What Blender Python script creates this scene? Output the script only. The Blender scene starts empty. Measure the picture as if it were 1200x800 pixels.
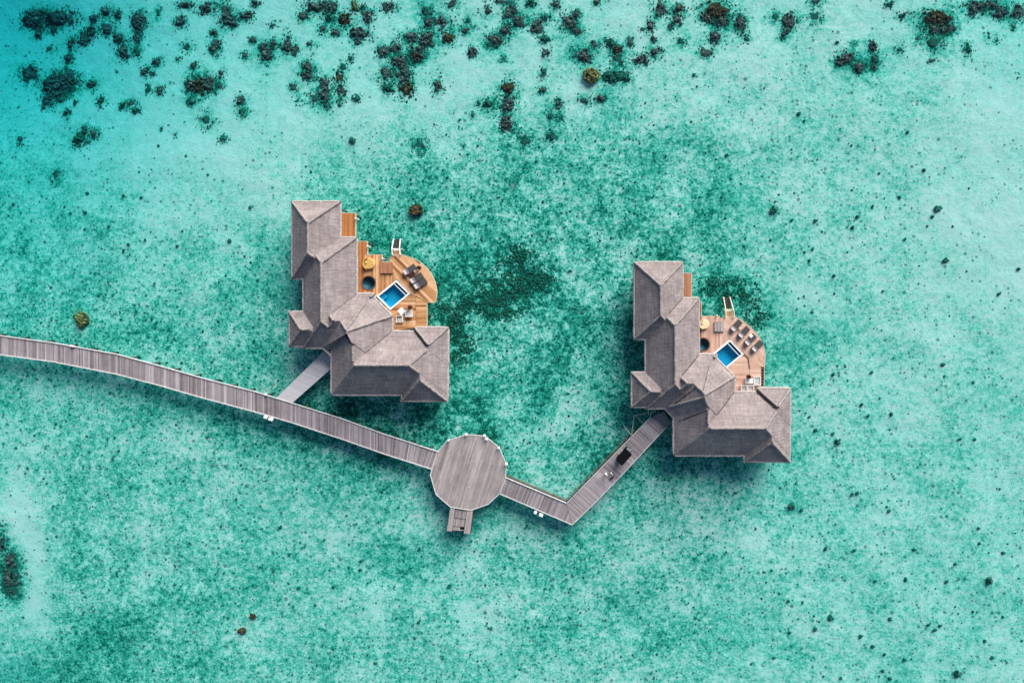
import bpy, bmesh, math, random
import numpy as np
from mathutils import Vector, Matrix, noise as mnoise

random.seed(7)
rng = np.random.default_rng(7)
S = bpy.context.scene
C = S.collection
R = math.radians

# ------------------------------------------------------------------ survey: photo plan -> metres
F, HC, NX, NY = 720.0, 121.6, 685.0, 366.0      # focal (px), camera height, nadir
def sc(z): return F / (HC - z)
def P(px, py, z=1.6):
    s = sc(z)
    return Vector(((px - NX) / s, (NY - py) / s, z))
def P2(px, py, z=1.6):
    v = P(px, py, z); return (v.x, v.y)
Z_BED, Z_DECK, Z_EAVE = -1.5, 1.6, 4.4

# ------------------------------------------------------------------ materials
def new_mat(name):
    m = bpy.data.materials.new(name); m.use_nodes = True
    nt = m.node_tree
    return m, nt, nt.nodes['Principled BSDF']
def N(nt, t, **kw):
    n = nt.nodes.new(t)
    for k, v in kw.items():
        if k in n.inputs: n.inputs[k].default_value = v
        else: setattr(n, k, v)
    return n
def L(nt, a, b): nt.links.new(a, b)
def ramp(nt, fac, stops, interp='LINEAR'):
    r = nt.nodes.new('ShaderNodeValToRGB'); r.color_ramp.interpolation = interp
    el = r.color_ramp.elements
    while len(el) < len(stops): el.new(0.5)
    for e, (p, c) in zip(el, stops):
        e.position = p; e.color = (*c, 1)
    L(nt, fac, r.inputs[0]); return r.outputs[0]
def math_(nt, op, a, b=None, clamp=False):
    n = nt.nodes.new('ShaderNodeMath'); n.operation = op; n.use_clamp = clamp
    for i, v in enumerate((a, b)):
        if v is None: continue
        if isinstance(v, (int, float)): n.inputs[i].default_value = v
        else: L(nt, v, n.inputs[i])
    return n.outputs[0]
def mixc(nt, fac, a, b, mode='MIX'):
    n = nt.nodes.new('ShaderNodeMix'); n.data_type = 'RGBA'; n.blend_type = mode
    for i, v in ((0, fac), (6, a), (7, b)):
        if isinstance(v, (int, float)): n.inputs[i].default_value = v
        elif isinstance(v, tuple): n.inputs[i].default_value = (*v, 1)
        else: L(nt, v, n.inputs[i])
    return n.outputs[2]
def bump(nt, bs, h, strength=0.4, dist=0.05):
    b = N(nt, 'ShaderNodeBump', Strength=strength, Distance=dist)
    L(nt, h, b.inputs['Height']); L(nt, b.outputs[0], bs.inputs['Normal'])

def plain(name, col, rough=0.6, metal=0.0, var=0.12, scale=6.0):
    m, nt, bs = new_mat(name)
    tc = N(nt, 'ShaderNodeTexCoord')
    nz = N(nt, 'ShaderNodeTexNoise', Scale=scale, Detail=3.0)
    L(nt, tc.outputs['Object'], nz.inputs['Vector'])
    d = tuple(c * (1 - var) for c in col); u = tuple(min(1, c * (1 + var)) for c in col)
    L(nt, ramp(nt, nz.outputs[0], [(0.3, d), (0.7, u)]), bs.inputs['Base Color'])
    bs.inputs['Roughness'].default_value = rough; bs.inputs['Metallic'].default_value = metal
    return m

def plank_mat(name, lo, mid, hi, rough=0.75, stain=0.35, grain=1.0):
    """boards: every board has its own tone (attribute 'tone'), plus grain along the board and patchy wear"""
    m, nt, bs = new_mat(name)
    at = N(nt, 'ShaderNodeAttribute', attribute_name='tone')
    uv = N(nt, 'ShaderNodeUVMap', uv_map='UVMap')
    mp = N(nt, 'ShaderNodeMapping'); mp.inputs['Scale'].default_value = (0.6, 9.0, 1.0)
    L(nt, uv.outputs[0], mp.inputs[0])
    g = N(nt, 'ShaderNodeTexNoise', Scale=1.0, Detail=4.0, Roughness=0.65); L(nt, mp.outputs[0], g.inputs['Vector'])
    ge = N(nt, 'ShaderNodeNewGeometry')
    w = N(nt, 'ShaderNodeTexNoise', Scale=0.32, Detail=4.0, Roughness=0.6); L(nt, ge.outputs['Position'], w.inputs['Vector'])
    f = math_(nt, 'ADD', at.outputs['Fac'], math_(nt, 'MULTIPLY', math_(nt, 'SUBTRACT', g.outputs[0], 0.5), grain))
    f = math_(nt, 'ADD', f, math_(nt, 'MULTIPLY', math_(nt, 'SUBTRACT', w.outputs[0], 0.5), stain * 2), True)
    L(nt, ramp(nt, f, [(0.0, lo), (0.5, mid), (1.0, hi)]), bs.inputs['Base Color'])
    bs.inputs['Roughness'].default_value = rough
    bump(nt, bs, g.outputs[0], 0.3, 0.02)
    return m

def thatch_mat(name, lo, mid, hi, edge=False):
    m, nt, bs = new_mat(name)
    ge = N(nt, 'ShaderNodeNewGeometry')
    if edge:
        nz = N(nt, 'ShaderNodeTexNoise', Scale=2.2, Detail=5.0, Roughness=0.7); L(nt, ge.outputs['Position'], nz.inputs['Vector'])
        f = nz.outputs[0]
    else:
        uv = N(nt, 'ShaderNodeUVMap', uv_map='UVMap')
        mp = N(nt, 'ShaderNodeMapping'); mp.inputs['Scale'].default_value = (3.4, 0.5, 1.0)
        L(nt, uv.outputs[0], mp.inputs[0])
        st = N(nt, 'ShaderNodeTexNoise', Scale=1.0, Detail=5.0, Roughness=0.7); L(nt, mp.outputs[0], st.inputs['Vector'])
        mp2 = N(nt, 'ShaderNodeMapping'); mp2.inputs['Scale'].default_value = (0.25, 1.9, 1.0)
        L(nt, uv.outputs[0], mp2.inputs[0])
        co = N(nt, 'ShaderNodeTexNoise', Scale=1.0, Detail=3.0, Roughness=0.6); L(nt, mp2.outputs[0], co.inputs['Vector'])
        pa = N(nt, 'ShaderNodeTexNoise', Scale=0.35, Detail=4.0, Roughness=0.6); L(nt, ge.outputs['Position'], pa.inputs['Vector'])
        f = math_(nt, 'ADD', math_(nt, 'MULTIPLY', st.outputs[0], 0.55), math_(nt, 'MULTIPLY', co.outputs[0], 0.35))
        f = math_(nt, 'ADD', f, math_(nt, 'MULTIPLY', math_(nt, 'SUBTRACT', pa.outputs[0], 0.3), 0.5))
    L(nt, ramp(nt, f, [(0.28, lo), (0.52, mid), (0.78, hi)]), bs.inputs['Base Color'])
    bs.inputs['Roughness'].default_value = 0.95
    bs.inputs['Specular IOR Level'].default_value = 0.1
    bump(nt, bs, f, 0.9, 0.16)
    return m

M = {}
M['thatch'] = thatch_mat('thatch', (0.120, 0.097, 0.099), (0.225, 0.190, 0.190), (0.385, 0.335, 0.325))
M['thatch_cap'] = thatch_mat('thatch_cap', (0.17, 0.147, 0.14), (0.28, 0.245, 0.235), (0.44, 0.395, 0.375), True)
M['thatch_edge'] = thatch_mat('thatch_edge', (0.24, 0.215, 0.205), (0.39, 0.355, 0.34), (0.58, 0.54, 0.515), True)
M['gap'] = plain('gap_shade', (0.035, 0.028, 0.028), 0.9)  # near-black, paints shade in roof valleys and under deck edges
M['pier'] = plank_mat('weathered_boards', (0.135, 0.11, 0.12), (0.275, 0.237, 0.25), (0.44, 0.40, 0.41))
M['platform'] = plank_mat('weathered_platform_boards', (0.16, 0.135, 0.14), (0.30, 0.258, 0.258), (0.48, 0.43, 0.39))
M['spur'] = plank_mat('bleached_boards', (0.42, 0.40, 0.42), (0.53, 0.51, 0.53), (0.62, 0.60, 0.62), stain=0.2, grain=0.5)
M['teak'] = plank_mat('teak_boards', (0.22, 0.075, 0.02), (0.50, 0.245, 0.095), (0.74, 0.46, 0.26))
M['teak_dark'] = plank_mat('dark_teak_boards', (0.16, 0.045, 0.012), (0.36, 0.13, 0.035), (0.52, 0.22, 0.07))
M['pink_teak'] = plank_mat('pink_teak_boards', (0.34, 0.18, 0.12), (0.58, 0.355, 0.265), (0.74, 0.52, 0.42))
M['pink_dark'] = plank_mat('red_teak_boards', (0.16, 0.055, 0.03), (0.36, 0.15, 0.08), (0.48, 0.24, 0.15))
M['trim'] = plain('bleached_trim', (0.58, 0.56, 0.56), 0.7, var=0.2, scale=2)
M['rim_pale'] = plain('pale_deck_edge', (0.60, 0.50, 0.38), 0.7)
M['timber'] = plain('dark_timber', (0.045, 0.028, 0.022), 0.8, var=0.3)
M['brown'] = plain('brown_timber', (0.16, 0.075, 0.05), 0.8, var=0.3)
M['pile'] = plain('wet_pile', (0.05, 0.04, 0.034), 0.8, var=0.3)
M['white'] = plain('white_paint', (0.80, 0.80, 0.78), 0.5, var=0.04)
M['cream'] = plain('cream_paint', (0.72, 0.68, 0.52), 0.6, var=0.08)
M['wall'] = plain('timber_wall', (0.30, 0.20, 0.13), 0.8)
M['grey_fab'] = plain('grey_cushion', (0.075, 0.068, 0.068), 0.95, var=0.25, scale=3)
M['grey_fab2'] = plain('grey_back_cushion', (0.14, 0.128, 0.14), 0.95, var=0.2, scale=3)
M['pillow'] = plain('pale_pillow', (0.42, 0.38, 0.39), 0.95, var=0.1)
M['seat'] = plain('pale_grey_seat', (0.50, 0.51, 0.52), 0.95, var=0.12)
M['maroon'] = plain('maroon_canvas', (0.075, 0.012, 0.014), 0.9, var=0.3)
M['wick'] = plain('golden_wicker', (0.58, 0.36, 0.11), 0.8, var=0.2, scale=4)
M['wick_pale'] = plain('cream_wicker', (0.74, 0.60, 0.36), 0.8, var=0.15, scale=4)
M['black'] = plain('black_paint', (0.004, 0.004, 0.005), 0.7, var=0.1); M['black'].node_tree.nodes['Principled BSDF'].inputs['Specular IOR Level'].default_value = 0.12
M['rubber'] = plain('rubber', (0.015, 0.015, 0.015), 0.9)
M['steel'] = plain('brushed_steel', (0.55, 0.55, 0.55), 0.35, 1.0)
M['skin'] = plain('skin', (0.42, 0.25, 0.17), 0.6)
M['hair'] = plain('hair', (0.012, 0.009, 0.008), 0.7)
M['cloth_white'] = plain('white_cloth', (0.80, 0.80, 0.82), 0.9, var=0.05)
M['cloth_dark'] = plain('dark_cloth', (0.03, 0.028, 0.04), 0.9)
M['tile'] = plain('pool_tile', (0.02, 0.40, 0.60), 0.4, var=0.12, scale=5)
M['tub'] = plain('tub_lining', (0.02, 0.075, 0.10), 0.5, var=0.5, scale=1.5)

def glass_mat():
    m, nt, bs = new_mat('tinted_glass')
    bs.inputs['Base Color'].default_value = (0.28, 0.36, 0.40, 1); bs.inputs['Roughness'].default_value = 0.08
    bs.inputs['Alpha'].default_value = 0.75
    return m
M['glass'] = glass_mat()

def clear_water(name, tint, scale, strength):
    m, nt, bs = new_mat(name); nt.nodes.remove(bs)
    out = nt.nodes['Material Output']
    tr = N(nt, 'ShaderNodeBsdfTransparent'); tr.inputs[0].default_value = (*tint, 1)
    gl = N(nt, 'ShaderNodeBsdfGlossy', Roughness=0.06)
    fr = N(nt, 'ShaderNodeFresnel', IOR=1.33)
    ge = N(nt, 'ShaderNodeNewGeometry')
    nz = N(nt, 'ShaderNodeTexNoise', Scale=scale, Detail=4.0, Roughness=0.55); L(nt, ge.outputs['Position'], nz.inputs['Vector'])
    b = N(nt, 'ShaderNodeBump', Strength=strength, Distance=0.12); L(nt, nz.outputs[0], b.inputs['Height'])
    L(nt, b.outputs[0], gl.inputs['Normal']); L(nt, b.outputs[0], fr.inputs['Normal'])
    mx = N(nt, 'ShaderNodeMixShader')
    up = math_(nt, 'MULTIPLY', fr.outputs[0], math_(nt, 'SUBTRACT', 1.0, ge.outputs['Backfacing']))   # seen from below: no total reflection
    L(nt, up, mx.inputs[0]); L(nt, tr.outputs[0], mx.inputs[1]); L(nt, gl.outputs[0], mx.inputs[2])
    L(nt, mx.outputs[0], out.inputs['Surface'])
    return m, nt, out
M['pool_water'] = clear_water('pool_water', (0.62, 0.90, 0.97), 1.5, 0.25)[0]
M['sea'], _nt, _out = clear_water('sea_water', (0.97, 1.0, 1.0), 0.9, 0.35)
_va = N(_nt, 'ShaderNodeVolumeAbsorption'); _va.inputs['Color'].default_value = (0.0, 0.855, 0.90, 1); _va.inputs['Density'].default_value = 0.185
L(_nt, _va.outputs[0], _out.inputs['Volume'])

def seabed_mat():
    m, nt, bs = new_mat('sand_and_algae')
    ge = N(nt, 'ShaderNodeNewGeometry'); pos = ge.outputs['Position']
    de = N(nt, 'ShaderNodeAttribute', attribute_name='algae').outputs['Fac']
    rf = N(nt, 'ShaderNodeAttribute', attribute_name='reef').outputs['Fac']  # reef cover, with villa shade painted in
    def nz(scale, det, ro=0.6):
        n = N(nt, 'ShaderNodeTexNoise', Scale=scale, Detail=det, Roughness=ro); L(nt, pos, n.inputs['Vector']); return n.outputs[0]
    n0, n1, n2, n3 = nz(0.035, 3), nz(0.13, 5), nz(0.95, 4, 0.74), nz(2.5, 4, 0.85)
    def term(n, k): return math_(nt, 'MULTIPLY', math_(nt, 'SUBTRACT', n, 0.5), k)
    amp = math_(nt, 'ADD', math_(nt, 'MULTIPLY', de, 1.2), 0.36)
    var = math_(nt, 'ADD', math_(nt, 'ADD', term(n1, 1.25), term(n2, 2.0)), math_(nt, 'ADD', term(n3, 2.1), term(n0, 0.7)))
    v = math_(nt, 'ADD', math_(nt, 'ADD', math_(nt, 'MULTIPLY', de, 0.74), math_(nt, 'MULTIPLY', var, amp)), 0.05)
    v = math_(nt, 'ADD', v, math_(nt, 'MULTIPLY', rf, math_(nt, 'ADD', 0.42, math_(nt, 'ADD', term(n2, 1.6), term(n1, 0.8)))))
    vn = math_(nt, 'DIVIDE', v, 1.3, True)
    col = ramp(nt, vn, [(0.0, (0.76, 0.64, 0.58)), (0.20, (0.49, 0.59, 0.49)), (0.38, (0.16, 0.465, 0.36)),
                        (0.58, (0.03, 0.31, 0.222)), (0.80, (0.006, 0.115, 0.078)), (1.0, (0.010, 0.06, 0.040))])
    # scattered dark pebbles and tufts
    def dots(scale, rad, thr):
        vo = N(nt, 'ShaderNodeTexVoronoi', Scale=scale); L(nt, pos, vo.inputs['Vector'])
        sp = N(nt, 'ShaderNodeSeparateColor'); L(nt, vo.outputs['Color'], sp.inputs[0])
        has = math_(nt, 'LESS_THAN', sp.outputs[0], math_(nt, 'MULTIPLY', math_(nt, 'ADD', math_(nt, 'ADD', de, 0.04), term(n1, 1.6)), thr))
        size = math_(nt, 'MULTIPLY', sp.outputs[1], rad)
        wob = math_(nt, 'ADD', vo.outputs['Distance'], term(n3, 0.25))
        d = math_(nt, 'SUBTRACT', 1.0, math_(nt, 'DIVIDE', wob, size), True)
        d = math_(nt, 'MULTIPLY', d, 2.2, True)
        return math_(nt, 'MULTIPLY', d, has)
    d = math_(nt, 'MAXIMUM', math_(nt, 'MAXIMUM', dots(0.75, 0.38, 0.85), dots(1.25, 0.50, 0.85)), math_(nt, 'MULTIPLY', dots(2.1, 0.60, 0.8), 0.6))
    col = mixc(nt, math_(nt, 'MULTIPLY', d, 0.72), col, (0.008, 0.095, 0.070))
    # bare sand flecks
    vo = N(nt, 'ShaderNodeTexVoronoi', Scale=0.42); L(nt, pos, vo.inputs['Vector'])
    sp = N(nt, 'ShaderNodeSeparateColor'); L(nt, vo.outputs['Color'], sp.inputs[0])
    fl = math_(nt, 'MULTIPLY', math_(nt, 'SUBTRACT', 1.0, math_(nt, 'DIVIDE', math_(nt, 'ADD', vo.outputs['Distance'], term(n3, 0.6)), math_(nt, 'MULTIPLY', sp.outputs[0], 0.45)), True), math_(nt, 'GREATER_THAN', sp.outputs[2], 0.62))
    col = mixc(nt, math_(nt, 'MULTIPLY', fl, 0.8), col, (0.54, 0.60, 0.52))
    L(nt, col, bs.inputs['Base Color'])
    bs.inputs['Roughness'].default_value = 1.0; bs.inputs['Specular IOR Level'].default_value = 0.0
    bump(nt, bs, n2, 0.5, 0.25)
    return m
M['seabed'] = seabed_mat()

def coral_mat(name, lo, mid, hi):
    m, nt, bs = new_mat(name)
    at = N(nt, 'ShaderNodeAttribute', attribute_name='tone')
    ge = N(nt, 'ShaderNodeNewGeometry')
    nz = N(nt, 'ShaderNodeTexNoise', Scale=3.2, Detail=5.0, Roughness=0.75); L(nt, ge.outputs['Position'], nz.inputs['Vector'])
    f = math_(nt, 'ADD', math_(nt, 'MULTIPLY', at.outputs['Fac'], 0.6), math_(nt, 'MULTIPLY', math_(nt, 'SUBTRACT', nz.outputs[0], 0.3), 0.9), True)
    L(nt, ramp(nt, f, [(0.05, lo), (0.5, mid), (0.98, hi)]), bs.inputs['Base Color'])
    bs.inputs['Roughness'].default_value = 1.0; bs.inputs['Specular IOR Level'].default_value = 0.0
    bump(nt, bs, nz.outputs[0], 0.9, 0.15)
    return m
M['coral'] = coral_mat('dark_coral', (0.03, 0.038, 0.036), (0.12, 0.112, 0.10), (0.42, 0.33, 0.28))
M['coral_brown'] = coral_mat('brown_coral', (0.03, 0.018, 0.012), (0.10, 0.06, 0.035), (0.30, 0.20, 0.10))
M['coral_green'] = coral_mat('green_algae_coral', (0.012, 0.06, 0.045), (0.03, 0.14, 0.10), (0.09, 0.24, 0.18))
M['coral_gold'] = coral_mat('golden_coral', (0.035, 0.03, 0.014), (0.16, 0.13, 0.05), (0.42, 0.36, 0.15))
M['tuft'] = coral_mat('algae_tuft', (0.008, 0.075, 0.056), (0.014, 0.145, 0.11), (0.03, 0.21, 0.16))

# ------------------------------------------------------------------ mesh helpers
class MB:
    def __init__(s): s.v, s.f, s.uv, s.tone = [], [], [], []
    def face(s, pts, uv=None, tone=0.5):
        b = len(s.v); s.v += [tuple(p) for p in pts]; s.f.append(tuple(range(b, b + len(pts))))
        s.uv.append(uv or [(p[0], p[1]) for p in pts]); s.tone.append(tone)
    def prism(s, poly, z0, z1, uvf=None, tone=0.5):
        n = len(poly)
        a = sum(poly[i][0] * poly[(i + 1) % n][1] - poly[(i + 1) % n][0] * poly[i][1] for i in range(n))
        if a < 0: poly = poly[::-1]
        uv = [uvf(p) for p in poly] if uvf else None
        s.face([(p[0], p[1], z1) for p in poly], uv, tone)
        s.face([(p[0], p[1], z0) for p in poly[::-1]], uv[::-1] if uv else None, tone)
        for i in range(n):
            p, q = poly[i], poly[(i + 1) % n]
            s.face([(p[0], p[1], z0), (q[0], q[1], z0), (q[0], q[1], z1), (p[0], p[1], z1)],
                   [uvf(p), uvf(q), uvf(q), uvf(p)] if uvf else None, tone)
    def box(s, cx, cy, cz, lx, ly, lz, rz=0.0, tone=0.5, ry=0.0):
        mt = Matrix.Translation((cx, cy, cz)) @ Matrix.Rotation(rz, 4, 'Z') @ Matrix.Rotation(ry, 4, 'Y')
        c = [mt @ Vector((sx * lx / 2, sy * ly / 2, sz * lz / 2)) for sx in (-1, 1) for sy in (-1, 1) for sz in (-1, 1)]
        for q in ((0, 1, 3, 2), (4, 6, 7, 5), (0, 4, 5, 1), (2, 3, 7, 6), (0, 2, 6, 4), (1, 5, 7, 3)):
            s.face([c[i] for i in q], None, tone)
    def tube(s, a, b, r, n=6, r2=None, tone=0.5, cap=True):
        a, b = Vector(a), Vector(b); d = (b - a).normalized(); r2 = r if r2 is None else r2
        x = d.orthogonal().normalized(); y = d.cross(x)
        ra = [a + (x * math.cos(t) + y * math.sin(t)) * r for t in [2 * math.pi * i / n for i in range(n)]]
        rb = [b + (x * math.cos(t) + y * math.sin(t)) * r2 for t in [2 * math.pi * i / n for i in range(n)]]
        for i in range(n): s.face([ra[i], ra[(i + 1) % n], rb[(i + 1) % n], rb[i]], None, tone)
        if cap: s.face(ra[::-1], None, tone); s.face(rb, None, tone)
    def pipe(s, pts, r, n=8, closed=False, wob=0.0, tone=0.5):
        pts = [Vector(p) for p in pts]; m = len(pts); rings = []
        for i in range(m):
            a = pts[i - 1] if (i or closed) else pts[i]; b = pts[(i + 1) % m] if (i < m - 1 or closed) else pts[i]
            d = (b - a).normalized(); x = d.cross(Vector((0, 0, 1))).normalized(); y = x.cross(d); rr = r * (1 + random.uniform(-wob, wob))
            base = len(s.v); s.v += [tuple(pts[i] + (x * math.cos(t) + y * math.sin(t)) * rr) for t in [2 * math.pi * k / n for k in range(n)]]
            rings.append(base)
        for i in range(m if closed else m - 1):
            p, q = rings[i], rings[(i + 1) % m]
            for k in range(n):
                l = (k + 1) % n; s.f.append((p + k, p + l, q + l, q + k)); s.uv.append([(0, 0), (0, 1), (1, 1), (1, 0)]); s.tone.append(tone)
    def lathe(s, prof, n=24, cx=0, cy=0, tone=0.5):
        rings = [[(cx + r * math.cos(2 * math.pi * i / n), cy + r * math.sin(2 * math.pi * i / n), z) for i in range(n)] for r, z in prof]
        for k in range(len(rings) - 1):
            for i in range(n):
                j = (i + 1) % n
                s.face([rings[k][i], rings[k][j], rings[k + 1][j], rings[k + 1][i]], None, tone)
        s.face(rings[-1], None, tone); s.face(rings[0][::-1], None, tone)
    def build(s, name, mat, parent=None, smooth=False, bevel=0.0, segs=2, merge=True):
        me = bpy.data.meshes.new(name); me.from_pydata(s.v, [], s.f)
        uvl = me.uv_layers.new(name='UVMap')
        uvl.data.foreach_set('uv', [c for f in s.uv for p in f for c in p])
        at = me.attributes.new('tone', 'FLOAT', 'FACE'); at.data.foreach_set('value', s.tone)
        me.materials.append(mat)
        if merge:
            bm = bmesh.new(); bm.from_mesh(me); bmesh.ops.remove_doubles(bm, verts=bm.verts, dist=5e-4); bm.to_mesh(me); bm.free()
        if smooth: me.polygons.foreach_set('use_smooth', [True] * len(me.polygons))
        o = bpy.data.objects.new(name, me); C.objects.link(o)
        if parent: o.parent = parent
        if bevel:
            b = o.modifiers.new('edge', 'BEVEL'); b.width = bevel; b.segments = segs; b.limit_method = 'ANGLE'; b.angle_limit = R(25)
        return o
def tag(o, label=None, cat=None, group=None, kind=None):
    for k, v in (('label', label), ('category', cat), ('group', group), ('kind', kind)):
        if v: o[k] = v
    return o
def empty(name, loc=(0, 0, 0), rz=0.0):
    o = bpy.data.objects.new(name, None); o.empty_display_size = 0.3; C.objects.link(o)
    o.location = loc; o.rotation_euler = (0, 0, rz); return o
def copy_tree(o, parent=None):
    c = o.copy(); C.objects.link(c); c.parent = parent
    for ch in [x for x in o.children]: copy_tree(ch, c)
    return c
def place(o, loc, rz, label=None, group=None):
    o.location = loc; o.rotation_euler = (0, 0, rz)
    if label: o['label'] = label
    if group: o['group'] = group
    return o

def ccw(poly):
    n = len(poly); a = sum(poly[i][0] * poly[(i + 1) % n][1] - poly[(i + 1) % n][0] * poly[i][1] for i in range(n))
    return poly if a > 0 else poly[::-1]
def halfplanes(poly):
    poly = ccw(poly); out = []
    for i in range(len(poly)):
        (x0, y0), (x1, y1) = poly[i], poly[(i + 1) % len(poly)]
        l = math.hypot(x1 - x0, y1 - y0)
        if l < 1e-6: continue
        nx, ny = -(y1 - y0) / l, (x1 - x0) / l          # inward
        out.append((nx, ny, -(nx * x0 + ny * y0)))
    return out
def clip(poly, h):
    nx, ny, c = h; out = []
    for i in range(len(poly)):
        p, q = poly[i], poly[(i + 1) % len(poly)]
        a, b = nx * p[0] + ny * p[1] + c, nx * q[0] + ny * q[1] + c
        if a >= 0: out.append(p)
        if (a > 1e-9 and b < -1e-9) or (a < -1e-9 and b > 1e-9):
            t = a / (a - b); out.append((p[0] + t * (q[0] - p[0]), p[1] + t * (q[1] - p[1])))
    return out
def area(poly): return abs(sum(poly[i][0] * poly[(i + 1) % len(poly)][1] - poly[(i + 1) % len(poly)][0] * poly[i][1] for i in range(len(poly)))) / 2
def subtract(polys, hole):
    hs = halfplanes(hole); res = []
    for p in polys:
        rest = p
        for h in hs:
            o = clip(rest, (-h[0], -h[1], -h[2]))
            if len(o) > 2 and area(o) > 1e-4: res.append(o)
            rest = clip(rest, h)
            if len(rest) < 3: break
    return res
def boards(mb, poly, ang, w, z1, th=0.05, gap=0.012, holes=(), tone_sd=0.16, tone_mid=0.5, board_len=None, clump=0.0):
    """lay separate boards over a plan polygon; ang = direction of the boards"""
    poly = ccw(poly); ux, uy = math.cos(ang), math.sin(ang); vx, vy = -uy, ux
    us = [p[0] * ux + p[1] * uy for p in poly]; vs = [p[0] * vx + p[1] * vy for p in poly]
    v = min(vs); drift = 0.0
    while v < max(vs):
        cuts = [min(us) - 0.1, max(us) + 0.1]
        if board_len:
            cuts = [min(us) - random.uniform(0, board_len)]
            while cuts[-1] < max(us): cuts.append(cuts[-1] + board_len * random.uniform(0.8, 1.2))
        drift = drift * 0.75 + random.gauss(0, clump)
        for a, b in zip(cuts[:-1], cuts[1:]):
            st = poly
            for h in ((ux, uy, -a), (-ux, -uy, b - gap), (vx, vy, -(v + gap / 2)), (-vx, -vy, v + w - gap / 2)):
                st = clip(st, h)
                if len(st) < 3: break
            if len(st) < 3 or area(st) < 1e-3: continue
            tone = min(1, max(0, random.gauss(tone_mid + drift, tone_sd))); off = random.uniform(0, 50)
            ps = [st]
            for ho in holes: ps = subtract(ps, ho)
            for p in ps:
                mb.prism(p, z1 - th, z1 + random.uniform(-0.004, 0.004), lambda q: (q[0] * ux + q[1] * uy + off, q[0] * vx + q[1] * vy + off), tone)
        v += w
def strip_along(mb, pts, off, wid, z0, z1, closed=False):
    """a rail or beam following a plan polyline, shifted sideways by off"""
    n = len(pts); left, right = [], []
    for i in range(n):
        p = Vector(pts[i]); a = Vector(pts[i - 1]) if (i or closed) else None; b = Vector(pts[(i + 1) % n]) if (i < n - 1 or closed) else None
        d1 = (p - a).normalized() if a is not None else None; d2 = (b - p).normalized() if b is not None else None
        if d1 is None: d1 = d2
        if d2 is None: d2 = d1
        n1, n2 = Vector((-d1.y, d1.x)), Vector((-d2.y, d2.x)); nn = (n1 + n2).normalized(); nn /= max(0.4, nn.dot(n1))
        left.append(p + nn * (off + wid / 2)); right.append(p + nn * (off - wid / 2))
    rng_ = range(n if closed else n - 1)
    for i in rng_:
        j = (i + 1) % n
        l0, l1, r0, r1 = left[i], left[j], right[i], right[j]
        T = lambda v, z: (v.x, v.y, z)
        mb.face([T(r0, z1), T(r1, z1), T(l1, z1), T(l0, z1)]); mb.face([T(l0, z0), T(l1, z0), T(r1, z0), T(r0, z0)])
        mb.face([T(l0, z1), T(l1, z1), T(l1, z0), T(l0, z0)]); mb.face([T(r0, z0), T(r1, z0), T(r1, z1), T(r0, z1)])
    if not closed:
        for v0, v1 in ((left[0], right[0]), (right[-1], left[-1])):
            mb.face([(v0.x, v0.y, z0), (v1.x, v1.y, z0), (v1.x, v1.y, z1), (v0.x, v0.y, z1)])
    return left, right

# ------------------------------------------------------------------ seabed and water
DG = [[.10, .08, .06, .05, .10, .20, .16, .12, .12, .14, .14, .14, .14],
      [.18, .12, .08, .06, .08, .14, .20, .26, .28, .28, .24, .20, .15],
      [.38, .28, .20, .18, .32, .50, .55, .55, .48, .42, .34, .24, .16],
      [.55, .52, .42, .40, .58, .64, .68, .62, .62, .50, .38, .30, .22],
      [.64, .68, .60, .58, .66, .72, .60, .62, .68, .52, .42, .36, .30],
      [.48, .50, .56, .62, .70, .66, .54, .62, .68, .52, .44, .38, .36],
      [.38, .52, .52, .48, .46, .58, .62, .58, .60, .52, .44, .42, .42],
      [.32, .62, .58, .52, .52, .50, .56, .56, .52, .46, .42, .40, .44],
      [.52, .62, .58, .56, .56, .54, .50, .52, .50, .46, .44, .42, .44]]
DG = np.array(DG); DG[:, 9:] -= 0.07; DG[1:, 12] -= 0.05; DG[2:6, 4:9] += 0.13; DG[6:, :] -= 0.02; DG[0:3, 9:] += 0.08
def sample_grid(px, py):
    gx = np.clip(px / 100.0, 0, 11.999); gy = np.clip(py / 100.0, 0, 7.999)
    i, j = gx.astype(int), gy.astype(int); fx, fy = gx - i, gy - j
    fx = fx * fx * (3 - 2 * fx); fy = fy * fy * (3 - 2 * fy)
    return (DG[j, i] * (1 - fx) * (1 - fy) + DG[j, i + 1] * fx * (1 - fy) + DG[j + 1, i] * (1 - fx) * fy + DG[j + 1, i + 1] * fx * fy)
def gauss(px, py, x, y, rx, ry, a=0.0):
    c, s = math.cos(R(a)), math.sin(R(a)); dx, dy = px - x, py - y
    u, v = (dx * c + dy * s) / rx, (-dx * s + dy * c) / ry
    return np.exp(-(u * u + v * v))
REEF_AND_SHADE = [(600, 335, 42, 28, -20, .85), (560, 358, 34, 16, 0, .6), (632, 325, 22, 16, 0, .6), (600, 300, 26, 16, 30, .5),
        (858, 345, 36, 20, 15, .95), (892, 372, 18, 24, 0, .8), (532, 378, 14, 20, 0, .7), (540, 410, 22, 22, 0, .45),
        (578, 512, 22, 16, 30, .45), (515, 508, 16, 12, 0, .4), (735, 365, 16, 60, 0, .35), (450, 485, 75, 24, 12, .62),  # strips below and west of the villas paint their cast shadow
        (840, 560, 60, 20, 0, .2), (432, 280, 14, 16, 0, .4), (120, 415, 45, 8, 12, .2), (130, 440, 60, 10, 14, .3),
        (12, 672, 17, 34, -8, .95), (650, 588, 30, 8, 15, .3), (700, 540, 14, 40, 45, .25), (240, 480, 70, 14, 14, .2),
        (480, 540, 40, 20, 20, .3), (660, 250, 50, 18, 10, .08)]
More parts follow.
